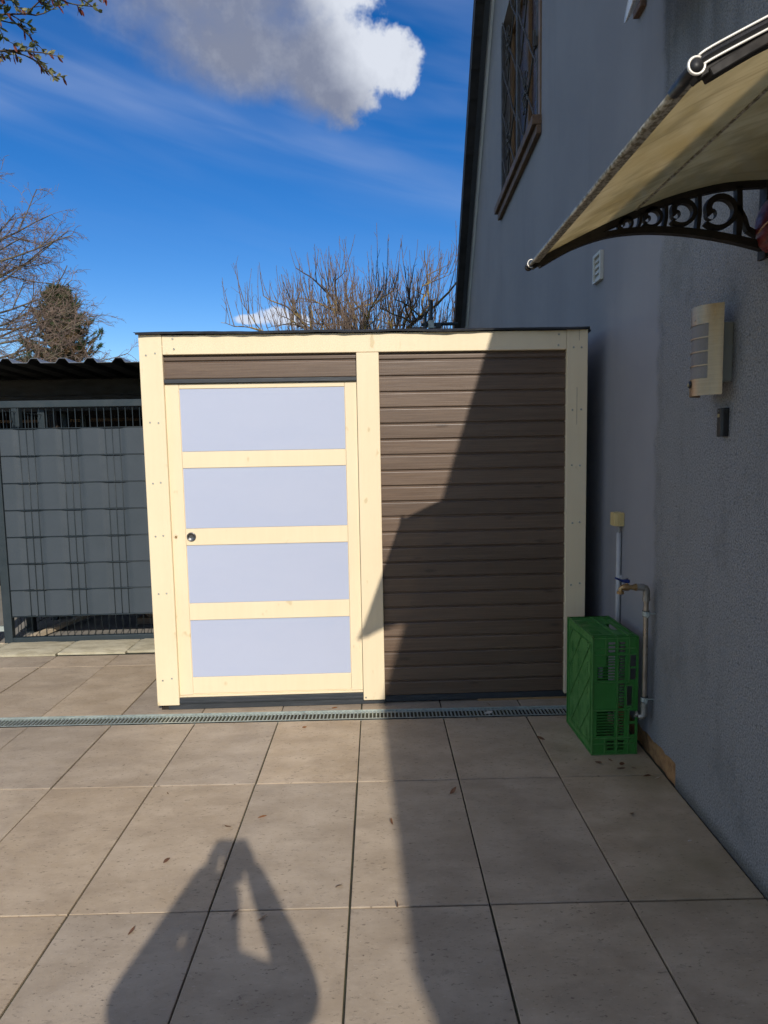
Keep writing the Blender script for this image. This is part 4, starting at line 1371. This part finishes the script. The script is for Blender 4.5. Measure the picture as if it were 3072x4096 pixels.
def build_shelter():
    t = thing('lean_to_shelter', 'dark open shelter with black corrugated metal roof behind the gate', 'shelter', (-3.0, 5.36, 0))
    # trapezoid sheet, ribs running away from the gate
    m = MB()
    p = .2245
    prof = []
    x = -1.45
    while x < 1.95:
        prof += [(x, .0), (x + .118, .0), (x + .148, .036), (x + .196, .036)]
        x += p
    xs = [(a - .02, b) for a, b in prof]
    vs, fs = [], []
    Dp = 3.2
    for j, (yy, dz) in enumerate(((-.02, 0.0), (Dp, -.10))):
        for th in (0, -.0025):
            for a, b in xs:
                vs.append((a, yy, 2.232 - .008 * (a - .6) + b + dz + th))
    n = len(xs)
    for i in range(n - 1):
        fs += [(i, i + 1, 2 * n + i + 1, 2 * n + i), (n + i, 3 * n + i, 3 * n + i + 1, n + i + 1), (i, n + i, n + i + 1, i + 1)]
    m.add(vs, fs).build('roof_sheet', 'black_sheet', t)
    m = MB()
    vs = []
    for yy, dz in ((-.021, 0.0), (Dp, -.10)):
        for th in (.0008, .0045):
            for a, b in xs:
                vs.append((a, yy, 2.232 - .008 * (a - .6) + b + dz + th))
    fs = []
    for i in range(n - 1):
        fs += [(n + i, n + i + 1, 3 * n + i + 1, 3 * n + i), (i, n + i, n + i + 1, i + 1), (i, i + 1, 2 * n + i + 1, 2 * n + i)]
    m.add(vs, fs).build('sheet_glint_coat', 'sheet_top_glint', t)  # top coat in pale grey, painted for the sun glint along the edge
    for yy, za, zb in ((.72, 2.04, 2.185), (1.5, 2.02, 2.16), (2.9, 1.98, 2.10)):
        MB().box(-1.4, 1.70, yy, yy + .08, za, zb).build('purlin', 'dark_timber', t)
    MB().box(-1.4, 1.70, .70, .73, 1.90, 2.036).build('front_board', 'dark_timber', t)
    for xx in (-1.3, .02, 1.62):
        MB().box(xx - .04, xx + .04, .74, .82, -.02, 2.03).build('post', 'dark_timber', t)
        MB().box(xx - .04, xx + .04, 2.85, 2.93, -.02, 2.0).build('post', 'dark_timber', t)
    for i in range(17):
        MB().box(-1.42 + i * .185, -1.42 + i * .185 + .180, 3.02, 3.045, .0, 2.1).build('back_board', 'dark_timber', t)
    for i in range(17):
        MB().box(1.70, 1.72, .36 + i * .158, .36 + i * .158 + .153, .0, 2.08).build('side_board', 'dark_timber', t)
    for i in range(17):
        MB().box(-1.44, -1.42, .36 + i * .158, .36 + i * .158 + .153, .0, 2.08).build('side_board', 'dark_timber', t)
    MB().box(-1.4, 1.69, 1.9, 1.93, 1.86, 1.89).build('rail', 'brown_timber', t)
    MB().beam((.36, 2.85, 1.84), (.75, 1.7, 1.66), .03, .05).build('brace', 'brown_timber', t)
    MB().beam((1.05, 2.85, 1.95), (1.35, 1.2, 1.70), .03, .05).build('brace', 'brown_timber', t)
    f = MB().box(-4.6, -1.25, 5.17, 8.6, -.05, -.004).build('shelter_floor', 'concrete')
    tag(f, kind='structure')
    # side mesh fence seen edge on through the gate
    s = thing('side_fence', 'anthracite mesh fence running back from the gate corner', 'fence', (-2.985, 5.3, 0), 0)
    for i in range(4):
        MB().box(-.03, .03, .18 + i * .42, .24 + i * .42, -.02, 1.9).build('post', 'powder_anthracite', s, bevel=.004)
    wm = MB().tube([(0, 0, .04), (0, 0, 1.86)], .0026, 6).mesh('mesh_wire', 'powder_anthracite', True)
    for i in range(30):
        obj('mesh_wire', wm, s, loc=(0, .05 + i * .0552, 0))
    for i in range(10):
        MB().tube([(0.006, .02, .06 + i * .2), (0.006, 1.7, .06 + i * .2)], .003, 6).build('cross_wire', 'powder_anthracite', s)
    # timber on the floor just behind the gate
    labs = ('brown rough plank lowest of the pile behind the gate', 'brown rough plank in the middle of the pile behind the gate', 'brown rough plank topmost of the pile behind the gate')
    for i, (y0, x0, z) in enumerate(((.30, .86, .0), (.32, .94, .062), (.35, 1.02, .124))):
        m = MB()
        n = 18
        vs, fs = [], []
        for j in range(n + 1):
            x = x0 + (1.62 - x0) * j / n
            for (yy, zz) in ((y0, z), (y0 + .20, z), (y0 + .20, z + .058), (y0, z + .058)):
                q = .006 * mnoise.noise((x * 9, yy * 5, zz * 9 + i))
                vs.append((x - 3.0, 5.36 + yy + q, zz + q * .5))
        for j in range(n):
            for k in range(4):
                fs.append((j * 4 + k, j * 4 + (k + 1) % 4, j * 4 + 4 + (k + 1) % 4, j * 4 + 4 + k))
        fs += [(0, 1, 2, 3), tuple(n * 4 + q for q in (3, 2, 1, 0))]
        tag(m.add(vs, fs).build('timber_plank', 'brown_timber'), labs[i], 'plank', 'planks behind the gate')
    o = MB().beam((-2.86, 5.235, .018), (-2.60, 6.1, .05), .06, .03).build('pale_lath', 'pale_timber')
    tag(o, 'pale wooden lath lying on the floor behind the left gate corner', 'lath')


def build_pole():
    t = thing('pipe_bracket', 'dark steel pole bracket with cross pipe behind the shed roof', 'bracket', (.68, 8.0, 0))
    MB().tube([(0, 0, -.05), (0, 0, 3.26)], .022, 12).build('pole', 'powder_anthracite', t)
    MB().tube([(-.07, 0, 2.9), (-.07, 0, 3.12)], .018, 12).build('short_pole', 'powder_anthracite', t)
    MB().tube([(-.12, 0, 2.975), (.325, .05, 2.99)], .020, 12).build('cross_pipe', 'powder_anthracite', t)
    MB().box(-.035, .035, -.035, .035, 2.93, 3.02).build('clamp', 'galvanised', t, bevel=.004)
    MB().box(.05, .12, -.03, .04, 2.93, 2.985).build('clamp', 'powder_anthracite', t, bevel=.004)


# ------------------------------------------------------------------ trees
def perturb(d, a, rg):
    v = Vector((rg.gauss(0, 1), rg.gauss(0, 1), rg.gauss(0, 1)))
    v = v - d * v.dot(d)
    if v.length < 1e-6:
        return d
    v.normalize()
    return (d * math.cos(a) + v * math.sin(a)).normalized()


def branch(mb, p, d, L, r0, r1, n, rg, wig, trop, sides):
    pts, ds = [Vector(p)], [Vector(d)]
    for i in range(n):
        d = (perturb(d, rg.uniform(0, wig), rg) + trop).normalized()
        p = p + d * (L / n)
        pts.append(Vector(p))
        ds.append(Vector(d))
    mb.tube(pts, [r0 + (r1 - r0) * i / n for i in range(n + 1)], sides, cap=False)
    return pts, ds


def build_pruned_tree():
    rg = random.Random(21)
    base = Vector((-.05, 14.0, 0))
    t = thing('pruned_tree', 'bare pruned tree with upright shoots and yellow lichen behind the shed', 'tree', base)
    trunk, crown, shoots = MB(), MB(), MB()
    P, Dd = branch(trunk, Vector((0, 0, -.1)), Vector((0, 0, 1)), 3.5, .19, .15, 8, rg, .08, Vector((0, 0, .05)), 10)
    top = P[-1]
    ups = Vector((0, 0, 1))

    def shoot(p, d, L, r):
        n = max(4, int(L / .11))
        pts, ds = branch(shoots, p, d, L, r, .0035, n, rg, .16, Vector((0, 0, .10)), 4)
        for i in range(2, n, 1):
            if rg.random() < .42:
                b = perturb(ds[i], rg.uniform(.35, .9), rg)
                branch(shoots, pts[i], b, rg.uniform(.03, .11) if rg.random() < .6 else rg.uniform(.10, .26), .0045, .003, 2, rg, .2, Vector((0, 0, .12)), 3)

    def limb(p, d, L, r, lev):
        n = max(5, int(L / .16))
        pts, ds = branch(crown, p, d, L, r, r * .35, n, rg, .34, Vector((0, 0, .03 if lev else .01)), 6)
        for i in range(2, n + 1):
            if lev < 2 and pts[i].z < 5.1 and rg.random() < (.5 if lev == 0 else .34):
                b = perturb(ds[i], rg.uniform(.5, 1.1), rg)
                b.z = b.z * .6 + .12
                limb(pts[i], b.normalized(), L * rg.uniform(.36, .62), r * .52, lev + 1)
            if rg.random() < .86:
                hgt = pts[i].z
                sl = rg.uniform(.25, .95) * (1.0 if rg.random() < .75 else 1.5)
                sl = min(sl, max(.12, 6.05 - abs(pts[i].x) * .30 - hgt + rg.uniform(-.25, .2)))
                dd = (ups + Vector((rg.uniform(-.35, .35), rg.uniform(-.35, .35), 0)) + ds[i] * .35).normalized()
                shoot(pts[i], dd, sl, rg.uniform(.006, .010))
    for k in range(16):
        a = k * 2 * PI / 16 + rg.uniform(-.2, .2)
        el = rg.uniform(.22, .75)
        d = Vector((math.cos(a) * math.cos(el), math.sin(a) * math.cos(el), math.sin(el)))
        limb(top + Vector((0, 0, rg.uniform(-.5, .05))), d, rg.uniform(1.5, 2.4), .046, 0)
    limb(top, Vector((.15, 0, 1)).normalized(), .9, .05, 0)
    limb(top, Vector((-.35, .2, 1)).normalized(), .95, .05, 0)
    autosmooth(trunk.build('trunk', 'bark_pruned', t), 60)
    crown.build('crown', 'bark_pruned', t, True)
    shoots.build('shoots', 'twig_pruned', t, True)


def build_beech():
    rg = random.Random(8)
    base = Vector((-10.75, 18.0, 0))
    t = thing('bare_beech', 'tall bare budding tree with drooping twigs at the left edge', 'tree', base)
    trunk, limbs, twigs = MB(), MB(), MB()
    P, Dd = branch(trunk, Vector((0, 0, -.1)), Vector((.02, 0, 1)).normalized(), 8.2, .24, .05, 20, rg, .06, Vector((0, 0, .03)), 9)

    def twig(p, d, L, r, lev):
        n = max(3, int(L / .11))
        pts, ds = branch(twigs, p, d, L, r, .0035, n, rg, .26, Vector((.01, 0, -.045)), 3)
        for i in range(1, n + 1):
            if lev < 2 and rg.random() < .85:
                twig(pts[i], perturb(ds[i], rg.uniform(.4, .9), rg), L * rg.uniform(.32, .6), r * .75, lev + 1)

    def limb(p, d, L, r, lev=0):
        n = max(5, int(L / .25))
        pts, ds = branch(limbs, p, d, L, r, .012, n, rg, .14, Vector((0, 0, .035)), 6)
        for i in range(1, n + 1):
            for q in range(2):
                if rg.random() < .8:
                    b = perturb(ds[i], rg.uniform(.5, 1.0), rg)
                    twig(pts[i], b, rg.uniform(.35, .85) * (1 - .35 * i / n), .008, 0)
            if lev == 0 and rg.random() < .38 and i < n - 2:
                limb(pts[i], perturb(ds[i], rg.uniform(.4, .75), rg), L * rg.uniform(.35, .55), r * .5, 1)
    k = 0
    z = 2.6
    while z < 7.6:
        i = min(len(P) - 1, int(z / 8.2 * 20))
        a = (rg.uniform(-.75, .75) if k % 5 else rg.uniform(-2.4, 2.4))
        e = rg.uniform(.15, .6)
        d = Vector((math.cos(a) * math.cos(e), math.sin(a) * math.cos(e), math.sin(e)))
        L = (3.5 - .12 * max(0, z - 3)) * rg.uniform(.75, 1.0)
        limb(P[i], d, L, .036)
        z += rg.uniform(.20, .34)
        k += 1
    autosmooth(trunk.build('trunk', 'bark_beech', t), 60)
    limbs.build('limbs', 'bark_beech', t, True)
    twigs.build('twigs', 'twig_beech', t, True)


def build_pine():
    rg = random.Random(31)
    base = Vector((-12.05, 26.0, 0))
    t = thing('pine_tree', 'small dense pine with browning needles behind the corrugated roof', 'tree', base)
    trunk, green, brown = MB(), MB(), MB()
    trunk.tube([(0, 0, -.1), (.02, 0, 2.5), (-.03, 0, 5), (-.05, 0, 7.3)], [.17, .14, .09, .03], 9)

    def clump(mb, p, d, s):
        for q in range(26):
            v = perturb(d, rg.uniform(.1, 1.25), rg)
            a = p + d * rg.uniform(-.09, .09)
            b = a + v * s * rg.uniform(.6, 1.1)
            w = perturb(v, PI / 2, rg) * .016
            mb.add([a - w, a + w, b], [(0, 1, 2)])
    for k in range(120):
        z = 2.8 + 4.9 * (k / 120) ** .85
        f = (z - 2.8) / 4.9
        Rr = (2.35 * (1 - f) ** .66 + .16) * rg.uniform(.5, 1.05)
        a = rg.uniform(0, 2 * PI)
        d = Vector((math.cos(a), math.sin(a), rg.uniform(.0, .35) + .4 * f)).normalized()
        p0 = Vector((-.02, 0, z))
        pts, ds = branch(trunk, p0, d, Rr, .028, .008, 6, rg, .16, Vector((0, 0, .05)), 4)
        side = math.cos(a)
        for i in range(1, 7):
            for q in range(5):
                pp = pts[i] + Vector((rg.gauss(0, .08), rg.gauss(0, .08), rg.gauss(0, .07)))
                dd = (ds[i] + Vector((rg.gauss(0, .4), rg.gauss(0, .4), .55))).normalized()
                isb = rg.random() < (.50 if (z < 6.4 and i < 6) else .10)
                clump(brown if isb else green, pp, dd, rg.uniform(.13, .21))
    for q in range(22):
        clump(green if rg.random() < .7 else brown, Vector((rg.gauss(-.05, .16), rg.gauss(0, .16), rg.uniform(7.2, 7.95))), Vector((rg.gauss(0, .3), rg.gauss(0, .3), 1)).normalized(), .15)
    autosmooth(trunk.build('trunk', 'bark_pine', t), 60)
    green.build('crown', 'needles_green', t)
    brown.build('browned_needles', 'needles_brown', t)


def leafblade(mb, p, d, L, w, rg, curl=.25):
    s = perturb(d, PI / 2, rg)
    nrm = d.cross(s)
    P = []
    for f, ww in ((0, .12), (.3, .8), (.6, 1.0), (.85, .6), (1, .02)):
        c = p + d * (L * f) + nrm * (curl * L * f * f)
        P.append((c - s * (w * ww / 2), c + nrm * (-w * .12 * ww), c + s * (w * ww / 2)))
    vs = [q for r_ in P for q in r_]
    fs = []
    for i in range(4):
        a = i * 3
        fs += [(a, a + 1, a + 4, a + 3), (a + 1, a + 2, a + 5, a + 4)]
    mb.add(vs, fs)


def build_magnolia():
    rg = random.Random(77)
    base = Vector((-4.55, 4.55, 0))
    t = thing('budding_tree', 'budding tree reaching dark twigs with green buds into the upper left corner', 'tree', base)
    trunk, twigs, gb, rb = MB(), MB(), MB(), MB()
    P = [Vector(q) for q in ((0, 0, -.1), (.03, .02, 1.2), (-.02, .05, 2.4), (.08, .1, 3.4), (.1, .15, 4.4), (.15, .2, 5.4))]
    trunk.tube(P, [.10, .085, .075, .06, .045, .02], 10)

    def buds(p, d, n=1):
        for _ in range(n):
            v = (perturb(d, rg.uniform(.2, .9), rg) + Vector((0, 0, .35))).normalized()
            if rg.random() < .84:
                leafblade(gb, p, v, rg.uniform(.032, .060), rg.uniform(.013, .022), rg)
            else:
                v = (v - Vector((0, 0, 1.6))).normalized()
                leafblade(rb, p, v, rg.uniform(.045, .065), rg.uniform(.016, .022), rg)

    def tw(p, d, L, r, lev):
        n = max(4, int(L / .055))
        pts, ds = branch(twigs, p, d, L, r, max(.0016, r * .4), n, rg, .30, Vector((0, 0, .01)), 5)
        for i in range(1, n + 1):
            if rg.random() < (.75 if lev else .5):
                buds(pts[i], ds[i], rg.randint(1, 2))
            if lev < 2 and rg.random() < .42:
                tw(pts[i], perturb(ds[i], rg.uniform(.5, 1.0), rg), L * rg.uniform(.22, .42), r * .55, lev + 1)
        buds(pts[-1], ds[-1], 3)
    # limbs aimed where the photograph shows the twigs (upper left corner)
    for a, b, r in (((.12, .16, 4.2), (2.06, .50, 4.42), .014), ((.12, .16, 4.35), (2.10, .45, 4.64), .014), ((.13, .18, 4.6), (2.46, .42, 4.74), .015),
                    ((.10, .15, 3.9), (1.62, .45, 4.50), .014), ((.12, .2, 4.7), (2.0, .50, 4.86), .013), ((.12, .2, 4.9), (2.3, .6, 5.05), .013)):
        a, b = Vector(a), Vector(b)
        d = (b - a).normalized()
        n = 16
        pts = []
        for i in range(n + 1):
            f = i / n
            pts.append(a + (b - a) * f + Vector((0, .05 * math.sin(f * 7), -.06 * math.sin(f * PI) + .02 * math.sin(f * 15))))
        twigs.tube(pts, [r * 1.3 * (1 - .72 * i / n) for i in range(n + 1)], 6)
        for i in range(6, n + 1):
            for _q in range(2):
                tw(pts[i], perturb(d, rg.uniform(.4, 1.0), rg), rg.uniform(.10, .28), r * .42, 1)
            buds(pts[i], d, 1)
        buds(pts[-1], d, 4)
    for k in range(7):
        a = rg.uniform(PI * .5, PI * 1.6)
        tw(P[4] + Vector((0, 0, rg.uniform(-.8, .7))), Vector((math.cos(a), math.sin(a), .5)).normalized(), rg.uniform(1.0, 1.6), .015, 0)
    autosmooth(trunk.build('trunk', 'bark_magnolia', t), 60)
    twigs.build('limbs', 'bark_magnolia', t, True)
    gb.build('crown', 'bud_green', t, True)
    rb.build('red_buds', 'bud_red', t, True)


def build_litter():
    rg = random.Random(4)
    foot = 'dark dry leaf scrap on the paving at the foot of the crate'
    spots = [(-0.955, 2.76, 'brown leaf on a joint crossing left of the shadow of the photographer'),
             (-0.505, 2.56, 'brown leaf just beyond the tip of the photographer shadow'),
             (-0.805, 2.28, 'dark dry leaf left of the raised phone in the shadow'),
             (-0.62, 2.49, 'pale dry crumb of leaf just left of the shadow tip'),
             (0.03, 2.5, 'brown leaf beside the edge of the house shadow, farther of two'),
             (0.82, 3.22, 'reddish curled leaf on the shaded paving in front of the crate'),
             (1.01, 2.52, 'brown leaf alone on the shaded paving near the wall'),
             (0.52, 3.48, 'dark leaf scrap right at the near edge of the drain in shade'),
             (-0.44, 3.6, 'dry leaf caught on the drain grating in front of the door'),
             (-0.27, 3.685, 'dry leaf lying between drain and shed below the door'),
             (-0.42, 3.42, 'dry leaf on the sunny paving just in front of the drain'),
             (0.04, 2.02, 'brown leaf beside the edge of the house shadow, nearer of two'),
             (-0.16, 2.12, 'tan leaf right of the shadow of the photographer'),
             (-0.8, 1.93, 'brown leaf below a joint left of the shadow elbow'),
             (-0.4, 1.97, 'dry leaf in the bright gap of the photographer shadow'),
             (1.08, 2.97, foot),
             (1.12, 2.93, foot),
             (1.17, 2.9, foot),
             (1.02, 2.96, foot),
             (1.21, 2.86, foot),
             (0.62, 3.69, 'dark leaf pile scrap between the drain and the shaded shed sill'),
             (-0.49, 2, 'dark leaf scrap inside the head of the photographer shadow'),
             (1.19, 2.82, foot),
             (0.3, 2.72, 'dry leaf scrap on the shaded slab right of the house shadow edge'),
             (1.1, 2.89, foot)]
    for (x, y, lab) in spots:
        m = MB()
        leafblade(m, Vector((-.016, 0, 0)), Vector((1, 0, .12)).normalized(), rg.uniform(.022, .042), rg.uniform(.008, .017), rg, rg.uniform(.1, .5))
        zmin = min(v[2] for v in m.v)
        m.v = [(v[0], v[1], v[2] - zmin + .0016) for v in m.v]
        o = m.build('dry_leaf', 'dry_leaf', None, True, loc=(x, y, 0), rot=(0, 0, rg.uniform(0, 6.28)))
        tag(o, 'small ' + lab, 'leaf', 'dry leaves on the patio')
    for (x, y, L, lab) in ((.60, 3.558, .055, 'pale fallen petal lying on the drain grating'), (1.155, 2.33, .016, 'tiny white fallen petal on the shaded paving near the wall'),
                           (1.235, 2.80, .03, 'pale fallen petal at the wall foot below the bare plaster')):
        m = MB()
        leafblade(m, Vector((-L / 2, 0, 0)), Vector((1, 0, 0)), L, L * .3, rg, .12)
        zmin = min(v[2] for v in m.v)
        m.v = [(v[0], v[1], v[2] - zmin + .002) for v in m.v]
        o = m.build('fallen_petal', 'petal', None, True, loc=(x, y, 0), rot=(0, 0, rg.uniform(-.4, .4)))
        tag(o, lab, 'petal', 'fallen petals')


# ------------------------------------------------------------------ the photographer, who casts the shadow
def skin_obj(name, verts, edges, radii, m, parent, root=0, sub=2):
    bm = bmesh.new()
    lay = bm.verts.layers.skin.verify()
    vs = [bm.verts.new(v) for v in verts]
    for i, v in enumerate(vs):
        r = radii[i]
        v[lay].radius = (r, r) if not hasattr(r, '__len__') else r
        v[lay].use_root = (i == root)
    for a, b in edges:
        bm.edges.new((vs[a], vs[b]))
    me = bpy.data.meshes.new(name)
    bm.to_mesh(me)
    bm.free()
    me.materials.append(MATS[m])
    o = obj(name, me, parent)
    sk = o.modifiers.new('skin', 'SKIN')
    sk.use_smooth_shade = True
    sb = o.modifiers.new('sub', 'SUBSURF')
    sb.levels = sub
    sb.render_levels = sub
    return o


def build_person():
    by = -.42
    t = thing('person', 'person in dark jacket holding up a phone with both hands, facing the shed', 'person', (-.03, by, 0))
    # body, local coordinates: x right, y forward
    V = [(0, 0, .84), (0, .0, .98), (0, .005, 1.12), (0, -.005, 1.26), (0, -.01, 1.345), (0, .0, 1.40),
         (-.085, 0, .80), (-.095, .01, .46), (-.10, -.02, .09), (-.11, .10, .03),
         (.085, 0, .80), (.095, .01, .46), (.10, -.02, .09), (.11, .10, .03),
         (-.15, -.005, 1.322), (-.235, .12, 1.222), (-.086, .335, 1.425), (-.066, .366, 1.458),
         (.165, -.005, 1.322), (.268, .12, 1.225), (.108, .335, 1.425), (.084, .366, 1.458)]
    E_ = [(0, 1), (1, 2), (2, 3), (3, 4), (4, 5), (0, 6), (6, 7), (7, 8), (8, 9), (0, 10), (10, 11), (11, 12), (12, 13),
          (4, 14), (14, 15), (15, 16), (16, 17), (4, 18), (18, 19), (19, 20), (20, 21)]
    Rd = [(.135, .10), (.125, .095), (.135, .10), (.145, .10), (.10, .08), .052,
          .085, .060, .045, .038, .085, .060, .045, .038,
          .076, .062, .036, .028, .078, .066, .037, .028]
    body = skin_obj('body', V, E_, Rd, 'jacket', t)
    tr = skin_obj('trousers', [(0, 0, .86), (-.087, 0, .78), (-.097, .01, .46), (-.102, -.02, .10), (.087, 0, .78), (.097, .01, .46), (.102, -.02, .10)],
                  [(0, 1), (1, 2), (2, 3), (0, 4), (4, 5), (5, 6)], [(.14, .108), .095, .070, .058, .095, .070, .058], 'jeans', t)
    for s in (-1, 1):
        sh = MB().lathe([(.0, 0), (.045, .002), (.05, .03), (.042, .06), (.03, .085), (.0, .09)], 16).build('shoe', 'shoe', t, True, loc=(s * .108, .05, 0))
        sh.scale = (.95, 2.6, 1)
    # head
    hc = Vector((0.032, .045, 1.505))
    m = MB()
    nu, nv = 28, 20
    vs = []
    for j in range(nv + 1):
        th = PI * j / nv
        for i in range(nu):
            ph = 2 * PI * i / nu
            x, y, z = math.sin(th) * math.cos(ph), math.sin(th) * math.sin(ph), math.cos(th)
            jaw = 1 - .26 * max(0, -z) ** 1.3
            X, Y, Z = .080 * x * jaw, .096 * y * (1 - .12 * max(0, -z)), .112 * z
            if y > .5 and abs(z + .05) < .55 and abs(x) < .22:
                Y += .018 * (1 - abs(x) / .22) * max(0, 1 - abs(z + .12) / .35)
            if y > .4 and abs(z - .12) < .16 and .2 < abs(x) < .6:
                Y -= .006
            vs.append((X + hc.x, Y + hc.y, Z + hc.z))
    fs = [(j * nu + i, j * nu + (i + 1) % nu, (j + 1) * nu + (i + 1) % nu, (j + 1) * nu + i) for j in range(nv) for i in range(nu)]
    head = m.add(vs, fs).build('head', 'skin', t, True)
    MB().tube([(0, .0, 1.35), (.016, .018, 1.40), (.03, .03, 1.45)], [.052, .048, .046], 16).build('neck', 'skin', t, True)
    for s in (-1, 1):
        MB().lathe([(0, .004), (.008, .003), (.0115, 0)], 12, 'y').build('eye', 'eye_dark', head, True, loc=(hc.x + s * .028, hc.y + .0815, hc.z + .012))
        e = MB().lathe([(.0, -.006), (.012, -.005), (.018, 0), (.012, .006), (.0, .006)], 12, 'x').build('ear', 'skin', head, True, loc=(hc.x + s * .074, hc.y - .004, hc.z))
        e.scale = (1, .9, 1.6)
    MB().tube([(hc.x - .02, hc.y + .078, hc.z - .058), (hc.x, hc.y + .084, hc.z - .058), (hc.x + .02, hc.y + .078, hc.z - .058)], [.003, .006, .003], 8).build('mouth', 'lip', head, True)
    hm = MB()
    vs = []
    for j in range(13):
        th = PI * .62 * j / 12
        for i in range(nu):
            ph = 2 * PI * i / nu
            x, y, z = math.sin(th) * math.cos(ph), math.sin(th) * math.sin(ph), math.cos(th)
            front = max(0, y)
            k = 1.09 + .03 * mnoise.noise((x * 5, y * 5, z * 5))
            zz = z if z > .35 or y < .35 else .35 + (z - .35) * .1
            vs.append((.074 * x * k + hc.x, .092 * y * k * (1 - .02 * front) + hc.y - .004, .112 * zz * k + hc.z))
    fs = [(j * nu + i, j * nu + (i + 1) % nu, (j + 1) * nu + (i + 1) % nu, (j + 1) * nu + i) for j in range(12) for i in range(nu)]
    hm.add(vs, fs).build('hair', 'hair', head, True)
    hb = MB()
    hb.tube([(hc.x, hc.y - .03, hc.z + .05), (hc.x, hc.y - .045, hc.z - .05), (hc.x, hc.y - .05, hc.z - .12), (hc.x, hc.y - .05, hc.z - .17)], [.078, .086, .088, .070], 20)
    hb.build('long_hair', 'hair', head, True)
    # phone right behind the lens of the picture, and two hands gripping it
    ph = thing('phone', 'dark phone held upright in front of the person', 'phone', (-.022, -.0165, 1.452))
    MB().box(-.0385, .0385, -.0045, .0045, -.0835, .0775).build('case', 'black_plastic', ph, bevel=.004)
    MB().box(-.035, .035, -.0052, -.0046, -.079, .073).build('screen', 'window_glass', ph)
    for k in range(3):
        MB().lathe([(.0065, .0), (.0065, .0015), (.0045, .0018), (.0, .0016)], 16, 'y').build('lens', 'eye_dark', ph, True, loc=(.0215, .0046, .058 - .019 * k))
    for s in (-1, 1):
        cx = .03 - .022 + s * .0385        # phone edge in body space
        V, E2, R2 = [], [], []

        def chain(pts, rs, par=None):
            b0 = len(V)
            for k, (q, r) in enumerate(zip(pts, rs)):
                V.append(q)
                R2.append(r)
                if k:
                    E2.append((b0 + k - 1, b0 + k))
                elif par is not None:
                    E2.append((par, b0))
            return b0
        wr = (cx + s * .040, .352, 1.425)
        chain([wr, (cx + s * .028, .374, 1.452), (cx + s * .018, .386, 1.482)], [.027, (.030, .020), (.028, .018)])
        for k, (dz, L) in enumerate(((.030, 1.0), (.012, 1.06), (-.006, 1.0), (-.022, .82))):
            z = 1.482 + dz
            chain([(cx + s * .020, .393, z - .004), (cx + s * .018, .409, z + .004), (cx + s * .004, .4175, z + .006), (cx - s * .012 * L, .4165, z + .007)], [.0090, .0085, .0080, .0072], 2)
        chain([(cx + s * .016, .374, 1.472), (cx + s * .006, .379, 1.492), (cx - s * .006, .385, 1.508)], [.011, .0095, .0085], 1)
        skin_obj('hand', V, E2, R2, 'skin', t, 0, 2)


build_ground()
build_drain()
build_house()
build_shed()
build_wall_things()
build_canopy()
build_crate()
build_gate()
build_shelter()
build_pole()
build_pruned_tree()
build_beech()
build_pine()
build_magnolia()
build_litter()
build_person()
